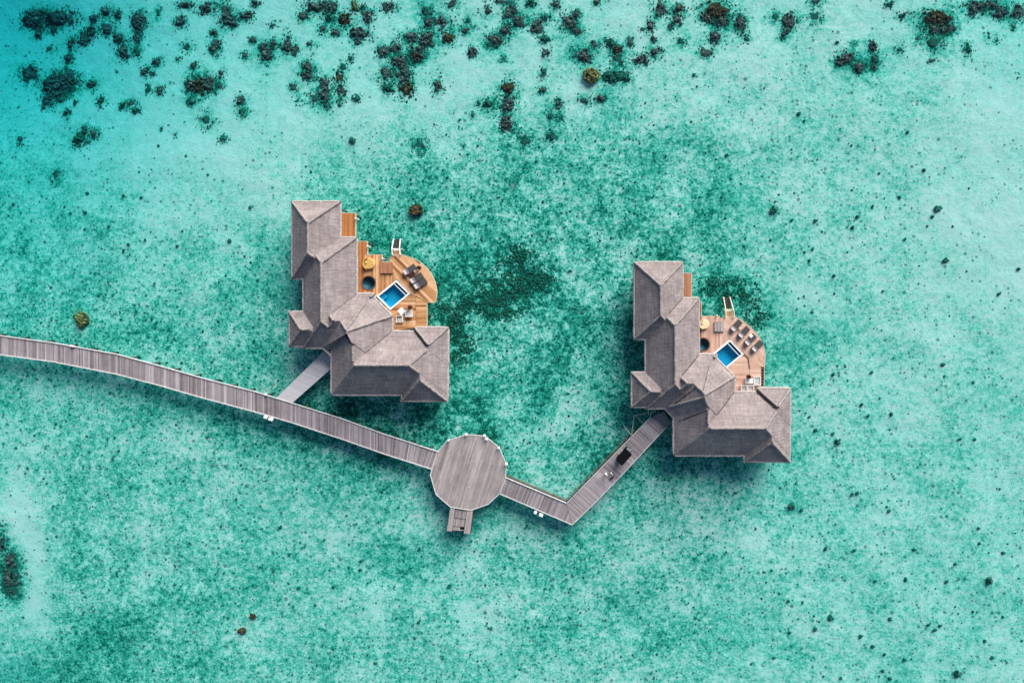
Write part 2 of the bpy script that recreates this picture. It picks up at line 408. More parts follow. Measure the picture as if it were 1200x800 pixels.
PALE = [(28, 610, 20, 60, -12, .6), (40, 700, 16, 40, -10, .35), (200, 160, 90, 40, 0, .15), (640, 505, 40, 14, -20, .35), (690, 470, 20, 18, 0, .3),
        (565, 285, 40, 20, -20, .25), (935, 345, 30, 26, 0, .3), (1150, 240, 70, 90, 0, .12), (440, 720, 14, 20, 0, .4), (545, 720, 12, 24, 0, .4), (440, 170, 60, 20, 0, .10), (330, 560, 50, 25, 0, .15)]
# (px, py, rx, ry, tone)  d dark, g greenish, b brown, y golden, s sparse
LUMPS = """18 10 20 10 d|52 9 20 10 d|14 3 14 6 d|20 26 7 6 d|40 22 5 5 d|36 46 8 5 s|65 42 6 7 d|82 36 8 9 d|93 28 8 7 d|95 12 6 6 d|112 5 7 7 d|127 10 5 6 d|113 26 9 8 d|128 38 7 6 d|154 20 10 12 d|152 38 5 7 d|135 55 8 10 d|150 53 4 4 g|153 57 5 7 s|178 10 4 8 s
10 76 11 11 d|44 92 18 14 d|62 86 14 12 d|38 112 9 10 d|52 106 7 7 d|70 98 8 8 s|95 93 8 6 d|64 127 5 6 d|74 116 3 4 d|62 60 6 6 d|107 115 6 7 g|163 80 6 6 d|173 83 4 3 d|178 69 7 5 d|203 67 4 3 d|215 52 8 8 s|250 53 8 11 d|248 36 5 4 d|285 63 5 5 d|294 45 5 4 d
232 99 11 12 b|221 97 8 11 d|243 98 9 9 d|257 86 4 5 d|224 75 5 5 d|222 118 7 5 g|254 98 7 7 s|147 118 6 5 d|135 121 5 6 g|183 103 5 6 d|168 101 4 6 g|152 126 6 4 g|101 153 7 6 d|84 160 11 9 g|88 148 4 5 d|281 117 5 6 d|240 140 10 10 s|260 162 6 5 g|184 149 2 3 d|202 157 2 3 d|283 130 8 7 s
206 22 8 7 d|212 2 10 5 d|238 7 12 7 d|262 15 8 15 d|270 24 8 6 d|287 17 9 6 d|297 2 6 5 d
370 8 14 9 d|388 6 6 9 d|354 18 6 6 d|385 20 5 7 g|415 7 5 8 y|403 22 9 9 b|420 38 12 8 d|393 37 6 5 d|418 49 5 5 d|431 18 8 8 d|424 8 4 5 g|455 8 10 6 d|377 34 6 6 d|317 28 4 4 d
310 62 9 11 d|306 53 5 5 d|319 50 5 6 d|336 52 7 11 d|345 58 5 6 d|362 51 4 3 d|370 53 3 2 g|360 77 8 7 d|360 88 9 6 d|343 102 5 5 d|379 100 8 11 d|380 112 7 8 d|397 92 7 9 b|400 106 6 6 d|402 78 5 6 g|368 115 10 9 s|348 118 6 5 s|383 123 6 6 g|418 115 6 5 g|399 118 5 6 g|410 68 4 5 g
480 42 11 8 d|500 46 9 10 d|488 60 10 10 d|488 66 8 7 b|449 60 8 7 d|463 57 7 8 d|467 72 9 8 d|473 82 10 9 d|473 94 9 8 d|476 106 9 11 b|452 86 9 8 d|455 102 7 8 g|513 103 7 10 d|502 26 6 7 d|499 13 8 9 s|518 27 11 9 d|525 44 8 8 b|553 61 6 7 d|545 36 6 4 d|556 31 3 3 d|570 12 6 7 d|580 47 11 8 d|589 69 4 4 d|595 15 6 12 d|530 4 6 5 d|575 52 8 6 s|548 24 4 5 g|592 35 8 6 d|588 2 10 3 d
596 106 11 11 b|594 122 9 9 d|594 145 9 10 d|572 122 12 7 g|554 135 3 4 d|493 172 10 9 s
608 25 9 9 d|603 12 4 8 d|630 32 8 10 d|639 62 5 5 d|640 46 7 5 g|666 27 11 11 d|678 37 6 5 d|676 17 5 6 d|652 5 6 6 d|699 3 5 4 d|640 20 6 5 g|622 3 7 4 g
682 65 11 8 d|688 70 5 5 d|697 53 5 5 d|720 90 15 8 g|732 91 6 6 g|725 70 10 9 s|722 58 7 7 b|715 50 7 6 g|738 49 5 6 d|752 71 10 7 d|768 61 8 6 d|762 31 5 7 d|753 35 4 3 g|766 47 4 4 d|773 10 8 10 d|795 10 7 6 d|793 24 7 8 d|785 32 4 4 d|637 86 5 5 g|636 106 5 4 d|654 122 5 6 d|645 135 5 5 g|657 138 5 6 s|647 158 6 6 g|703 115 7 5 d|684 118 8 6 s|615 165 11 9 s
838 12 18 12 b|846 25 9 8 d|830 22 8 6 d|868 30 7 12 d|838 44 8 8 d|826 62 9 6 d|797 50 8 6 s|875 46 4 4 g
925 25 9 9 d|921 38 6 7 d|909 20 6 6 s|954 20 9 9 s|916 45 3 3 g|956 2 8 3 d|1097 22 19 11 b|1097 35 15 6 d|1094 50 13 10 s|1091 72 4 3 d|1075 46 5 4 s|1113 33 7 6 d|991 68 10 8 d|982 74 5 5 d|1006 80 7 7 d|1022 54 5 7 d|1026 69 8 9 s|1024 80 4 4 d|1001 52 4 3 d|1057 19 7 5 s|1042 5 6 4 g|1055 58 6 5 s
1143 10 14 9 d|1160 5 12 5 d|1172 14 9 9 d|1194 14 12 10 d|1189 31 3 4 d|1133 58 6 8 g|1159 44 5 5 s|1169 47 4 4 g
12 657 7 10 d|10 676 7 10 d|18 668 10 20 s|16 690 8 10 s|8 688 6 8 s|3 632 6 16 s|536 372 9 12 s|55 205 6 8 s|7 160 4 6 d"""
lumps = []
for ln in LUMPS.replace('\n', '|').split('|'):
    a = ln.split(); lumps.append((float(a[0]), float(a[1]), float(a[2]), float(a[3]), a[4]))
def build_seabed():
    fine = lambda a, b, st: list(np.arange(a, b, st))
    outer = [140, 170, 220, 300, 420, 600, 900, 1400]
    xs = [-1400, -900, -600, -420, -320, -250, -200, -165, -145] + fine(-132, 104, 0.62) + [112, 130, 160, 210, 280, 400, 600, 900, 1400]
    ys = [-1400, -900, -600, -400, -280, -200, -150, -115, -96] + fine(-86, 76, 0.62) + [84, 100, 130, 180, 260, 380, 600, 900, 1400]
    X, Y = np.meshgrid(np.array(xs), np.array(ys)); nx, ny = len(xs), len(ys)
    s = sc(Z_BED); px, py = NX + X * s, NY - Y * s
    den = sample_grid(px, py); reef = np.zeros_like(den)
    for x, y, rx, ry, a, k in REEF_AND_SHADE: reef += k * gauss(px, py, x, y, rx, ry, a)
    for x, y, rx, ry, a, k in PALE: den -= k * gauss(px, py, x, y, rx, ry, a)
    for x, y, rx, ry, t in lumps:                         # weed and shade-loving algae grow on the rubble round each coral patch
        m = (abs(px - x) < rx * 3) & (abs(py - y) < ry * 3)
        reef[m] += (0.75 if t in 'db' else 0.5) * gauss(px[m], py[m], x, y, rx * 1.15, ry * 1.15)
        den[m] += 0.30 * gauss(px[m], py[m], x, y, rx * 1.5, ry * 1.5)
    den = np.clip(den, 0.0, 0.95)
    depth = 1.45 + 2.2 * gauss(px, py, -40, 120, 200, 190) + 4.6 * gauss(px, py, -80, -20, 210, 170) + 0.8 * gauss(px, py, 1260, -30, 150, 120) + 0.6 * gauss(px, py, -40, 830, 130, 100) + 0.5 * gauss(px, py, 300, 20, 260, 120) - 0.1 * gauss(px, py, 1150, 220, 260, 260) + 0.3 * gauss(px, py, 30, 330, 160, 120)  # corner terms sink the bed further to paint in a vignette
    Z = -depth
    zz = np.empty(X.size)
    xf, yf = X.ravel(), Y.ravel()
    for i in range(X.size):
        x, y = xf[i], yf[i]
        zz[i] = 0.16 * mnoise.noise((x * 0.09, y * 0.09, 1.0)) + 0.09 * mnoise.noise((x * 0.4, y * 0.4, 4.0)) if abs(x) < 140 else 0
    Z = Z + zz.reshape(X.shape)
    V = np.stack([X, Y, Z], -1).reshape(-1, 3)
    idx = np.arange(nx * ny).reshape(ny, nx)
    Fc = np.stack([idx[:-1, :-1], idx[:-1, 1:], idx[1:, 1:], idx[1:, :-1]], -1).reshape(-1, 4)
    me = bpy.data.meshes.new('seabed'); me.from_pydata(V.tolist(), [], Fc.tolist())
    for nm, arr in (('algae', den), ('reef', np.clip(reef, 0, 1))):
        a = me.attributes.new(nm, 'FLOAT', 'POINT'); a.data.foreach_set('value', arr.ravel().astype(np.float32))
    me.polygons.foreach_set('use_smooth', [True] * len(me.polygons)); me.materials.append(M['seabed'])
    o = bpy.data.objects.new('seabed', me); C.objects.link(o); tag(o, kind='structure')
    tag(o, 'pale sandy lagoon floor mottled with green algae under clear water', 'seabed')
    def bed(x, y):
        i = np.clip(np.searchsorted(xs, x), 1, nx - 1); j = np.clip(np.searchsorted(ys, y), 1, ny - 1)
        return float(Z[j, i])
    return bed, (lambda a, b: np.clip(sample_grid(a, b), 0, 1))
bed_z, dens = build_seabed()
w = MB(); w.prism([(-1400, -1400), (1400, -1400), (1400, 1400), (-1400, 1400)], -20, 0.0)
sea = w.build('sea_water', M['sea']); tag(sea, 'clear turquoise lagoon water', 'water', kind='structure')

# ------------------------------------------------------------------ coral and tufts
def ico(sub, sq=1.0, amp=0.3, seed=0, fr=1.8):
    bm = bmesh.new(); bmesh.ops.create_icosphere(bm, subdivisions=sub, radius=1.0)
    for v in bm.verts:
        n = mnoise.noise(v.co * fr + Vector((seed * 7.3, seed * 1.7, 0)))
        v.co *= 1 + amp * n
        v.co.z *= sq
    V = np.array([v.co[:] for v in bm.verts]); Fc = np.array([[x.index for x in f.verts] for f in bm.faces]); bm.free()
    return V, Fc
ICO2 = [ico(2, 0.62, 0.55, k, 2.2) for k in range(10)]
ICO1 = [ico(1, 0.7, 0.35, k) for k in range(8)]
def lumps_mesh(name, items, mat, protos):
    """items: (x, y, z, r, tone) -> one mesh of rough lumps"""
    VV, FF, TT = [], [], []; b = 0
    for x, y, z, r, tone in items:
        V, Fc = protos[random.randrange(len(protos))]
        a = random.uniform(0, 6.283); c, s = math.cos(a), math.sin(a)
        Q = V.copy(); ex = random.uniform(0.75, 1.3)
        if isinstance(r, tuple):
            VV.append(Q * np.array(r) + np.array([x, y, z])); FF.append(Fc + b); b += len(V); TT += [tone] * len(Fc); continue
        Q[:, 0] *= ex; Q = np.stack([Q[:, 0] * c - Q[:, 1] * s, Q[:, 0] * s + Q[:, 1] * c, Q[:, 2]], -1) * r + np.array([x, y, z])
        VV.append(Q); FF.append(Fc + b); b += len(V); TT += [tone] * len(Fc)
    V = np.concatenate(VV); Fc = np.concatenate(FF)
    me = bpy.data.meshes.new(name); me.from_pydata(V.tolist(), [], Fc.tolist())
    at = me.attributes.new('tone', 'FLOAT', 'FACE'); at.data.foreach_set('value', TT)
    me.materials.append(mat); me.polygons.foreach_set('use_smooth', [True] * len(me.polygons))
    o = bpy.data.objects.new(name, me); C.objects.link(o); return o

par = list(range(len(lumps)))
def find(i):
    while par[i] != i: i = par[i]
    return i
for i in range(len(lumps)):
    for j in range(i):
        a, b = lumps[i], lumps[j]
        dx, dy = a[0] - b[0], a[1] - b[1]; d = math.hypot(dx, dy) + 1e-6
        ra = math.hypot(a[2] * dx / d, a[3] * dy / d); rb = math.hypot(b[2] * dx / d, b[3] * dy / d)
        if d < 0.92 * (ra + rb): par[find(i)] = find(j)
groups = {}; rubble = []
for i in range(len(lumps)): groups.setdefault(find(i), []).append(lumps[i])
used_labels = set()
NUMW = lambda v, tot: max(0, min(100, round(100 * v / tot)))
def where(px, py): return f'{NUMW(px, 1200)} percent across and {NUMW(py, 800)} percent down'
SHADE = {'d': 'blackish', 'g': 'dull green', 'b': 'brown topped', 'y': 'yellow green', 's': 'thin speckled'}
for g in groups.values():
    items = []; per = {}
    for px, py, rx, ry, t in g:
        ar = rx * ry * 3.14 / 36.0
        x, y = P2(px, py, Z_BED); sb = sc(Z_BED); items.append((x, y, bed_z(x, y) - 0.08, (rx / sb * (0.9 if t != 's' else 0.66), ry / sb * (0.9 if t != 's' else 0.66), 0.22), 0.2, t if t != 's' else 'g'))
        n = max(4, int(ar * (7.5 if t != 's' else 3.6)))
        for k in range(n):
            q = math.sqrt(random.random()); th = random.uniform(0, 6.283)
            if t == 's': q = q ** 0.8 * 1.15
            x, y = P2(px + rx * q * math.cos(th), py + ry * q * math.sin(th), Z_BED)
            if q > 0.45 and mnoise.noise((x * 0.9, y * 0.9, 2.2)) < -0.08: continue
            r = random.choice((0.09, 0.11, 0.13, 0.16, 0.20, 0.28)) * random.uniform(0.85, 1.25) * (1.15 - 0.35 * q) * (0.8 if t == 's' else 1) * min(1.0, 0.55 + rx / 14)
            tone = random.uniform(0.0, 0.45) + (0.35 * (1 - q) if t != 's' else 0.1)
            per.setdefault('coral' if t in 'ds' else {'g': 'coral_green', 'b': 'coral_brown', 'y': 'coral_gold'}[t], 0)
            per['coral' if t in 'ds' else {'g': 'coral_green', 'b': 'coral_brown', 'y': 'coral_gold'}[t]] += 1
            items.append((x, y, bed_z(x, y) + r * 0.3 + 0.30 * (1 - q * q), r, tone, t))
        for k in range(int(n * 0.8)):                     # loose bits round the rim
            q = 0.95 + abs(random.gauss(0, 0.35)); th = random.uniform(0, 6.283)
            x, y = P2(px + rx * q * math.cos(th), py + ry * q * math.sin(th), Z_BED); r = random.uniform(0.07, 0.17)
            rubble.append((x, y, bed_z(x, y) + r * 0.25, r, random.uniform(0, 0.9)))
    W = sum(l[2] * l[3] for l in g); cx = sum(l[0] * l[2] * l[3] for l in g) / W; cy = sum(l[1] * l[2] * l[3] for l in g) / W
    main = max('dgbys', key=lambda t: sum(l[2] * l[3] for l in g if l[4] == t) * (2.2 if t == 'b' else 1))
    size = 'large' if W > 320 else ('medium' if W > 70 else 'small')
    lab = f'{size} {SHADE[main]} coral patch on sand, {where(cx, cy)}'
    while lab in used_labels: lab = lab.replace('coral patch', 'ragged coral patch')
    used_labels.add(lab)
    mats = sorted({i[5] for i in items})
    mk = {'d': 'coral', 's': 'coral', 'g': 'coral_green', 'b': 'coral_brown', 'y': 'coral_gold'}
    o = lumps_mesh('coral_patch', [i[:5] for i in items], M[mk[main]], ICO2)
    slots = [mk[main]]
    for t in mats:
        if mk[t] not in slots: slots.append(mk[t]); o.data.materials.append(M[mk[t]])
    nf = len(ICO2[0][1]); mi = []
    for i in items: mi += [slots.index(mk[i[5]])] * nf
    o.data.polygons.foreach_set('material_index', mi)
    tag(o, lab, 'coral', 'coral patches on the lagoon floor')

o = lumps_mesh('coral_rubble', rubble, M['coral_green'], ICO1); tag(o, 'broken bits of coral strewn round the dark reef patches', 'coral rubble', kind='stuff')
# isolated rounded coral heads
def head(px, py, rx, ry, mat, label, n=26, name='coral_knoll'):
    items = []
    x0, y0 = P2(px, py, Z_BED); z0 = bed_z(x0, y0)
    rX, rY = rx / sc(Z_BED), ry / sc(Z_BED)
    items.append((x0, y0, z0 + 0.1, min(rX, rY) * 0.85, 0.3))
    for k in range(n):
        q = math.sqrt(random.random()) * 0.86; th = random.uniform(0, 6.283); r = random.uniform(0.2, 0.34) * min(1, max(rX, 0.5))
        items.append((x0 + rX * q * math.cos(th), y0 + rY * q * math.sin(th), z0 + 0.1 + 0.55 * min(rX, rY) * math.sqrt(max(0, 1 - q * q)), r, random.random()))
    o = lumps_mesh(name, items, M[mat], ICO2); tag(o, label, 'coral', 'rounded coral heads standing alone')
head(693, 90, 11, 10.5, 'coral_gold', 'round golden brown coral head beside a dull green patch near the dark reef', 60)
head(488, 247, 9, 8.5, 'coral_brown', 'round dark brown coral head on sand north of the wooden swim steps', 44)
head(95, 374, 9, 11, 'coral_gold', 'oval yellow green coral head just above the start of the long pier', 50)
head(285, 738, 5.5, 4, 'coral_brown', 'small oval brown coral head south of the long pier, the bigger of two', 22)
head(297, 721, 4, 4, 'coral_brown', 'small round brown coral head south of the long pier, the smaller of two', 16)
SM = """967 642|1000 644|1071 643|1119 660|1146 618|1147 636|1175 647|1158 679|1061 678|1109 681|1025 680|923 703|940 705|973 722|955 736|925 740|1042 724|1087 731|1101 732|1095 737|1153 750|1162 769|1121 788|1060 772|1036 766|1034 785|1042 794|985 793|907 770|1022 756|1008 745|976 438|1021 436|1104 427|1140 447|1009 474|1017 487|1044 485|948 488|955 504|976 508|981 517|998 579|1004 577|928 592|939 597|861 577|1041 598|1124 514|1142 514|906 246|928 258|955 259|1022 242|1054 231|1098 245|1060 280|1107 305|998 267|952 292|948 305|977 323|1034 341|1170 344|1092 254|1004 254|1193 315|96 225|163 231|141 228|293 243|269 282|207 288|125 265|149 286|6 237|95 248|143 293|413 165|329 617|321 668|339 649|350 688|391 687|422 667|423 657|492 642|527 686|576 735|491 728|936 134|942 142|980 51|852 182|780 183|813 88|1063 155|1082 200"""
BIG = {(906, 246): 5, (1158, 679): 4.5, (928, 592): 4.6, (981, 517): 4, (973, 722): 4, (1098, 245): 4, (1107, 305): 4, (1121, 788): 4.5, (413, 165): 4}
for it in SM.split('|'):
    px, py = map(int, it.split()); r = BIG.get((px, py), random.uniform(1.5, 2.5))
    big = r > 3.5
    head(px, py, r * random.uniform(0.9, 1.25), r * random.uniform(0.85, 1.1), ('coral_green' if big else 'tuft'),
         f'{"small" if big else "tiny"} dark coral lump alone on pale sand, {where(px, py)}', 12 if big else 6, 'coral_lump')

# uncountable tufts, and the darker weed beds
items = []
tries = 0
while len(items) < 4600 and tries < 90000:
    tries += 1
    px, py = random.uniform(-60, 1260), random.uniform(-40, 840)
    d = float(dens(np.array(px), np.array(py)))
    cl = mnoise.noise((px * 0.018, py * 0.018, 3.3)) * 0.5 + 0.5
    if random.random() > 1.4 * (d ** 2.2) * (0.1 + 1.6 * cl): continue
    x, y = P2(px, py, Z_BED); r = random.choice((0.10, 0.12, 0.14, 0.17, 0.24)) * random.uniform(0.8, 1.2)
    items.append((x, y, bed_z(x, y) + r * 0.2, r, random.uniform(0.1, 1.0)))
o = lumps_mesh('algae_tufts', items, M['tuft'], ICO1)
tag(o, 'tiny dark green algae tufts strewn over the lagoon floor', 'algae', kind='stuff')
def weed(name, spots, n, label, rr=(0.08, 0.26)):
    items = []
    W = [s[2] * s[3] for s in spots]
    for k in range(n):
        px, py, rx, ry = random.choices(spots, W)[0]
        q = random.random() ** 0.6; th = random.uniform(0, 6.283)
        a, b = px + rx * q * math.cos(th), py + ry * q * math.sin(th)
        if mnoise.noise((a * 0.09, b * 0.09, 7.0)) > 0.18: continue
        x, y = P2(a, b, Z_BED); r = random.uniform(*rr) * (1.1 - 0.5 * q)
        items.append((x, y, bed_z(x, y) + r * 0.3, r, random.uniform(0.0, 0.75)))
    o = lumps_mesh(name, items, M['weed'], ICO1); tag(o, label, 'seagrass', 'dark seagrass beds around the villas')
M['weed'] = coral_mat('dark_weed', (0.010, 0.05, 0.032), (0.026, 0.12, 0.08), (0.08, 0.22, 0.155))
weed('seagrass_bed', [(600, 335, 44, 30), (565, 352, 32, 18), (632, 325, 24, 16), (605, 300, 24, 16), (590, 365, 30, 12)], 2600, 'broad dark seagrass bed in open water between the two villas')
weed('seagrass_bed', [(860, 342, 34, 18), (885, 368, 18, 20), (835, 335, 18, 12)], 900, 'dark seagrass bed beside the curved deck with four loungers')
weed('seagrass_bed', [(535, 378, 12, 18), (542, 410, 18, 20), (522, 362, 10, 8)], 700, 'dark seagrass bed against the villa with the two white armchairs')

# ------------------------------------------------------------------ villas
SLOPE = math.tan(R(37))
def plan(pts, off, z): return [P2(x + off[0], y + off[1], z) for x, y in pts]
def roof_wing(poly, parent, others, me_i, z_e=Z_EAVE, slope=SLOPE):
    hs = halfplanes(poly); poly = ccw(poly); n = len(hs)
    mb = MB(); k = math.sqrt(1 + slope * slope); facets = []
    for i, h in enumerate(hs):
        f = poly
        for j, g in enumerate(hs):
            if i == j: continue
            f = clip(f, (g[0] - h[0], g[1] - h[1], g[2] - h[2]))
            if len(f) < 3: break
        if len(f) < 3: continue
        off = random.uniform(0, 40)
        pts = [(p[0], p[1], z_e + slope * max(0.0, h[0] * p[0] + h[1] * p[1] + h[2])) for p in f]
        uv = [(p[0] * h[1] - p[1] * h[0] + off, (h[0] * p[0] + h[1] * p[1] + h[2]) * k + off) for p in f]
        mb.face(pts, uv); facets.append(pts)
    th = 0.42
    for i in range(len(poly)):
        p, q = poly[i], poly[(i + 1) % len(poly)]
        l = math.hypot(q[0] - p[0], q[1] - p[1])
        mb.face([(p[0], p[1], z_e - th), (q[0], q[1], z_e - th), (q[0], q[1], z_e), (p[0], p[1], z_e)], [(0, 0), (l, 0), (l, th), (0, th)])
    mb.face([(p[0], p[1], z_e - th) for p in poly[::-1]])
    o = mb.build('roof', M['thatch'], parent, bevel=0.10, segs=2)
    # ridge and hip caps, rounded pale thatch roll at the eave; only where no other wing covers them
    seen, caps, eave = {}, MB(), MB()
    for pts in facets:
        for a, b in zip(pts, pts[1:] + pts[:1]):
            key = tuple(sorted([tuple(round(c, 2) for c in a), tuple(round(c, 2) for c in b)])); seen.setdefault(key, []).append((a, b))
    def free(p, tol):
        for k_, g in enumerate(others):
            if k_ == me_i: continue
            zo = roof_h(g, p.x, p.y)
            if zo is not None and (zo > p.z - tol): return False
        return True
    for e in seen.values():
        a, b = Vector(e[0][0]), Vector(e[0][1])
        if (a - b).length < 0.25 or len(e) != 2: continue
        m = max(2, int((b - a).length / 0.5)); run = []
        for t in range(m + 1):
            q = a.lerp(b, t / m)
            if free(q, 0.16): run.append(q + Vector((random.uniform(-0.03, 0.03), random.uniform(-0.03, 0.03), 0.02 + random.uniform(-0.025, 0.025))))
            if (not free(q, 0.16) or t == m):
                if len(run) > 2: caps.pipe(run, 0.25, 8, wob=0.2)
                run = []
    run = []
    for i in range(len(poly)):
        a, b = Vector((*poly[i], z_e - 0.12)), Vector((*poly[(i + 1) % len(poly)], z_e - 0.12)); l = (b - a).length
        if l < 0.3: continue
        d = (b - a) / l; k = min(0.45, l * 0.3); m = max(2, int((l - 2 * k) / 0.7)); inn = Vector((-d.y, d.x, 0))
        for t in range(m + 1): run.append(a + d * (k + (l - 2 * k) * t / m) + inn * (0.05 + random.uniform(-0.035, 0.035)) + Vector((0, 0, random.uniform(-0.03, 0.03))))
    eave.pipe(run, 0.25, 8, True, 0.16)
    if caps.f: caps.build('ridge_cap', M['thatch_cap'], o, smooth=True)
    if eave.f: eave.build('eave_roll', M['thatch_edge'], o, smooth=True)
    return o
def roof_h(hs, x, y):
    d = min(h[0] * x + h[1] * y + h[2] for h in hs)
    return None if d < 0 else Z_EAVE + SLOPE * d

RECT = lambda x0, x1, y0, y1: [(x0, y0), (x1, y0), (x1, y1), (x0, y1)]
WINGS = [RECT(743, 800, 307, 398), RECT(756, 819.2, 349, 479), RECT(740, 791, 436, 477.2), RECT(770, 840, 415, 478.2),
         [(778, 415.6), (835.6, 415.6), (861, 441), (861, 508), (808, 508), (778, 478)],
         RECT(789, 860, 441, 533.6), RECT(789.4, 926, 459, 534), RECT(871.5, 925.5, 480, 541), RECT(887, 926.4, 454.5, 500)]
def inset(poly, d):
    hs = [(a, b, c - d) for a, b, c in halfplanes(poly)]; out = poly
    for h in hs: out = clip(out, h)
    return out
pile_me = None
def pile_at(x, y, ztop, parent, r=0.16, mat='pile'):
    mb = MB(); zb = bed_z(x, y) - 0.5
    mb.tube((x, y, zb), (x, y, ztop), r, 8)
    return mb.build('pile', M[mat], parent, merge=False)

def villa(off, lab, left):
    v = empty('water_villa', P(800 + off[0], 430 + off[1], 0)); tag(v, lab, 'villa', 'thatched water villas')
    bpy.context.view_layer.update()
    root = v
    objs = []
    class Par: pass
    start = set(C.objects)
    hsall = [halfplanes(plan(wp, off, Z_EAVE)) for wp in WINGS]
    for k, wp in enumerate(WINGS): roof_wing(plan(wp, off, Z_EAVE), root, hsall, k)
    for wp in WINGS:
        pl = inset(ccw(plan(wp, off, Z_EAVE)), 1.05)
        if len(pl) > 2:
            mb = MB(); d = random.uniform(0, 0.02); mb.prism(pl, 1.25 + d, Z_EAVE + 0.2 + d); mb.build('wall', M['wall'], root)
            for k, (x, y) in enumerate(pl): pile_at(x, y, 1.3, root)
    # dark strips laid along the roof valleys to paint the shade between wings
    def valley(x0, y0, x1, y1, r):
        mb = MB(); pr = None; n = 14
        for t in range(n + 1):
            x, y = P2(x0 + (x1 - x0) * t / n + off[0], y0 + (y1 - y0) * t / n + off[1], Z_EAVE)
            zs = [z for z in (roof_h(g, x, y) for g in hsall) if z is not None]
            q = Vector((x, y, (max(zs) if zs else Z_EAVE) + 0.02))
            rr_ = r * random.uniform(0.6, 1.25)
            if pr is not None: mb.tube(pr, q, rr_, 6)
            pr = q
        mb.build('valley_shade', M['gap'], root)
    rr = 0.05 if left else 0.085
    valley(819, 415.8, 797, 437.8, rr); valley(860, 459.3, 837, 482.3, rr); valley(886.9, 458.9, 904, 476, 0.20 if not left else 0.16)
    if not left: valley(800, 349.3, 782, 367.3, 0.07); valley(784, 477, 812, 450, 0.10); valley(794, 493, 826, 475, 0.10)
    return v, start
DOFF = (-65.28 * 6.0, -11.56 * 6.0)     # deck-level shift between the villas, in plan px (right -> left)
LAB_L = 'grey thatched water villa with two white armchairs by its pool, beside the long pier'
LAB_R = 'grey thatched water villa at the boardwalk end, its pinkish deck with four loungers'
vr, st_r = villa((0, 0), LAB_R, False)
vl, st_l = villa((-401, -71), LAB_L, True)

circle = lambda px, py, r, n=28: [P2(px + r * math.cos(2 * math.pi * i / n), py + r * math.sin(2 * math.pi * i / n)) for i in range(n)]
PX = lambda pts: [P2(a, b) for a, b in pts]
BOARD45 = R(-45)      # boards running down to the lower right of the plan
def skirt(parent, pts, z, closed=False):
    mb = MB(); strip_along(mb, [P2(a, b) for a, b in pts], 0, 0.10, z - 0.34, z + 0.012, closed); return mb.build('edge_board', M['rim_pale'], parent)

def deck_left(v):
    pool = PX([(464.5, 328), (481, 344), (457.5, 363.5), (441, 347)])
    tub = circle(432, 331.5, 8.6)
    def d(name, poly, ang, w, z, mat, holes=(), mid=0.5, ln=None, sd=0.17, clump=0.05):
        mb = MB(); boards(mb, PX(poly), ang, w, z, holes=holes, tone_mid=mid, board_len=ln, tone_sd=sd + 0.06, clump=clump)
        return mb.build(name, M[mat], v, merge=False)
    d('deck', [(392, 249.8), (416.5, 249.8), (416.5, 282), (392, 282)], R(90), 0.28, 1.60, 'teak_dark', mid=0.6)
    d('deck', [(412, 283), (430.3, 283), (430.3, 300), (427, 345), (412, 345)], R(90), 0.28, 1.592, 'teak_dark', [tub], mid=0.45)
    d('deck', [(427.2, 298.6), (447.6, 298.6), (447.6, 345), (427.2, 350)], R(90), 0.28, 1.604, 'teak', [tub, pool], mid=0.45)
    d('deck', [(447.8, 307), (459, 307), (459, 316), (464.5, 327), (441, 350), (447.8, 345)], R(90), 0.28, 1.6, 'teak', [pool], mid=0.6)
    arc = [(457, 301), (466, 298.3), (474, 299), (483, 302), (492, 307), (500, 313.5), (506, 322), (510, 331), (512, 341), (511.3, 350), (509.5, 354.5), (500, 354)]
    d('sun_terrace', arc + [(487.6, 347), (481.5, 344.3), (464.5, 327), (459.4, 316), (459.4, 307), (456.5, 306)], BOARD45, 0.52, 1.61, 'teak', [pool], mid=0.60, ln=9, clump=0.06, sd=0.34)
    d('deck', [(462, 346), (487, 343), (487.2, 384), (440, 390), (450, 360)], 0, 0.40, 1.6, 'teak', [pool], mid=0.5)
    d('deck', [(487.5, 348), (500, 354.5), (500, 386), (487.5, 386)], 0, 0.40, 1.596, 'teak', [], mid=0.52)
    skirt(v, arc, 1.62); skirt(v, [(500.3, 355), (500.3, 386)], 1.6); skirt(v, [(416.6, 282), (416.6, 249.6), (392, 249.6)], 1.6)
    skirt(v, [(430.6, 298.4), (430.6, 282.8), (412, 282.8)], 1.6); skirt(v, [(447.7, 307), (447.7, 298.4), (430.6, 298.4)], 1.6); skirt(v, [(457, 306.8), (447.9, 306.8)], 1.6)
    mb = MB(); boards(mb, PX([(446.5, 308), (460.5, 308), (460.5, 320.3), (446.5, 320.3)]), R(90), 0.3, 1.92, th=0.3, tone_mid=0.55); s = mb.build('raised_step', M['pink_dark'], v, merge=False)
    s['label'] = 'reddish raised wooden step'
    pool_parts(v, [(464.5, 328), (481, 344), (457.5, 363.5), (441, 347)])
    tub_parts(v, 432, 331.5, 8.6)
    for a, b in ((431.6, 289), (417.8, 256.5), (449, 303)): post(v, a, b)
    swim_steps(v, (460.6, 298.5), (469.8, 298.5), (461.6, 280.2), (469.6, 280.2))
    for a, b in arc[1::2] + [(500, 370), (447, 300), (431, 284), (416, 251), (470, 340), (485, 330)]:
        x, y = P2(a, b); pile_at(x, y - 0.2 if b < 350 else y, 1.5, v)

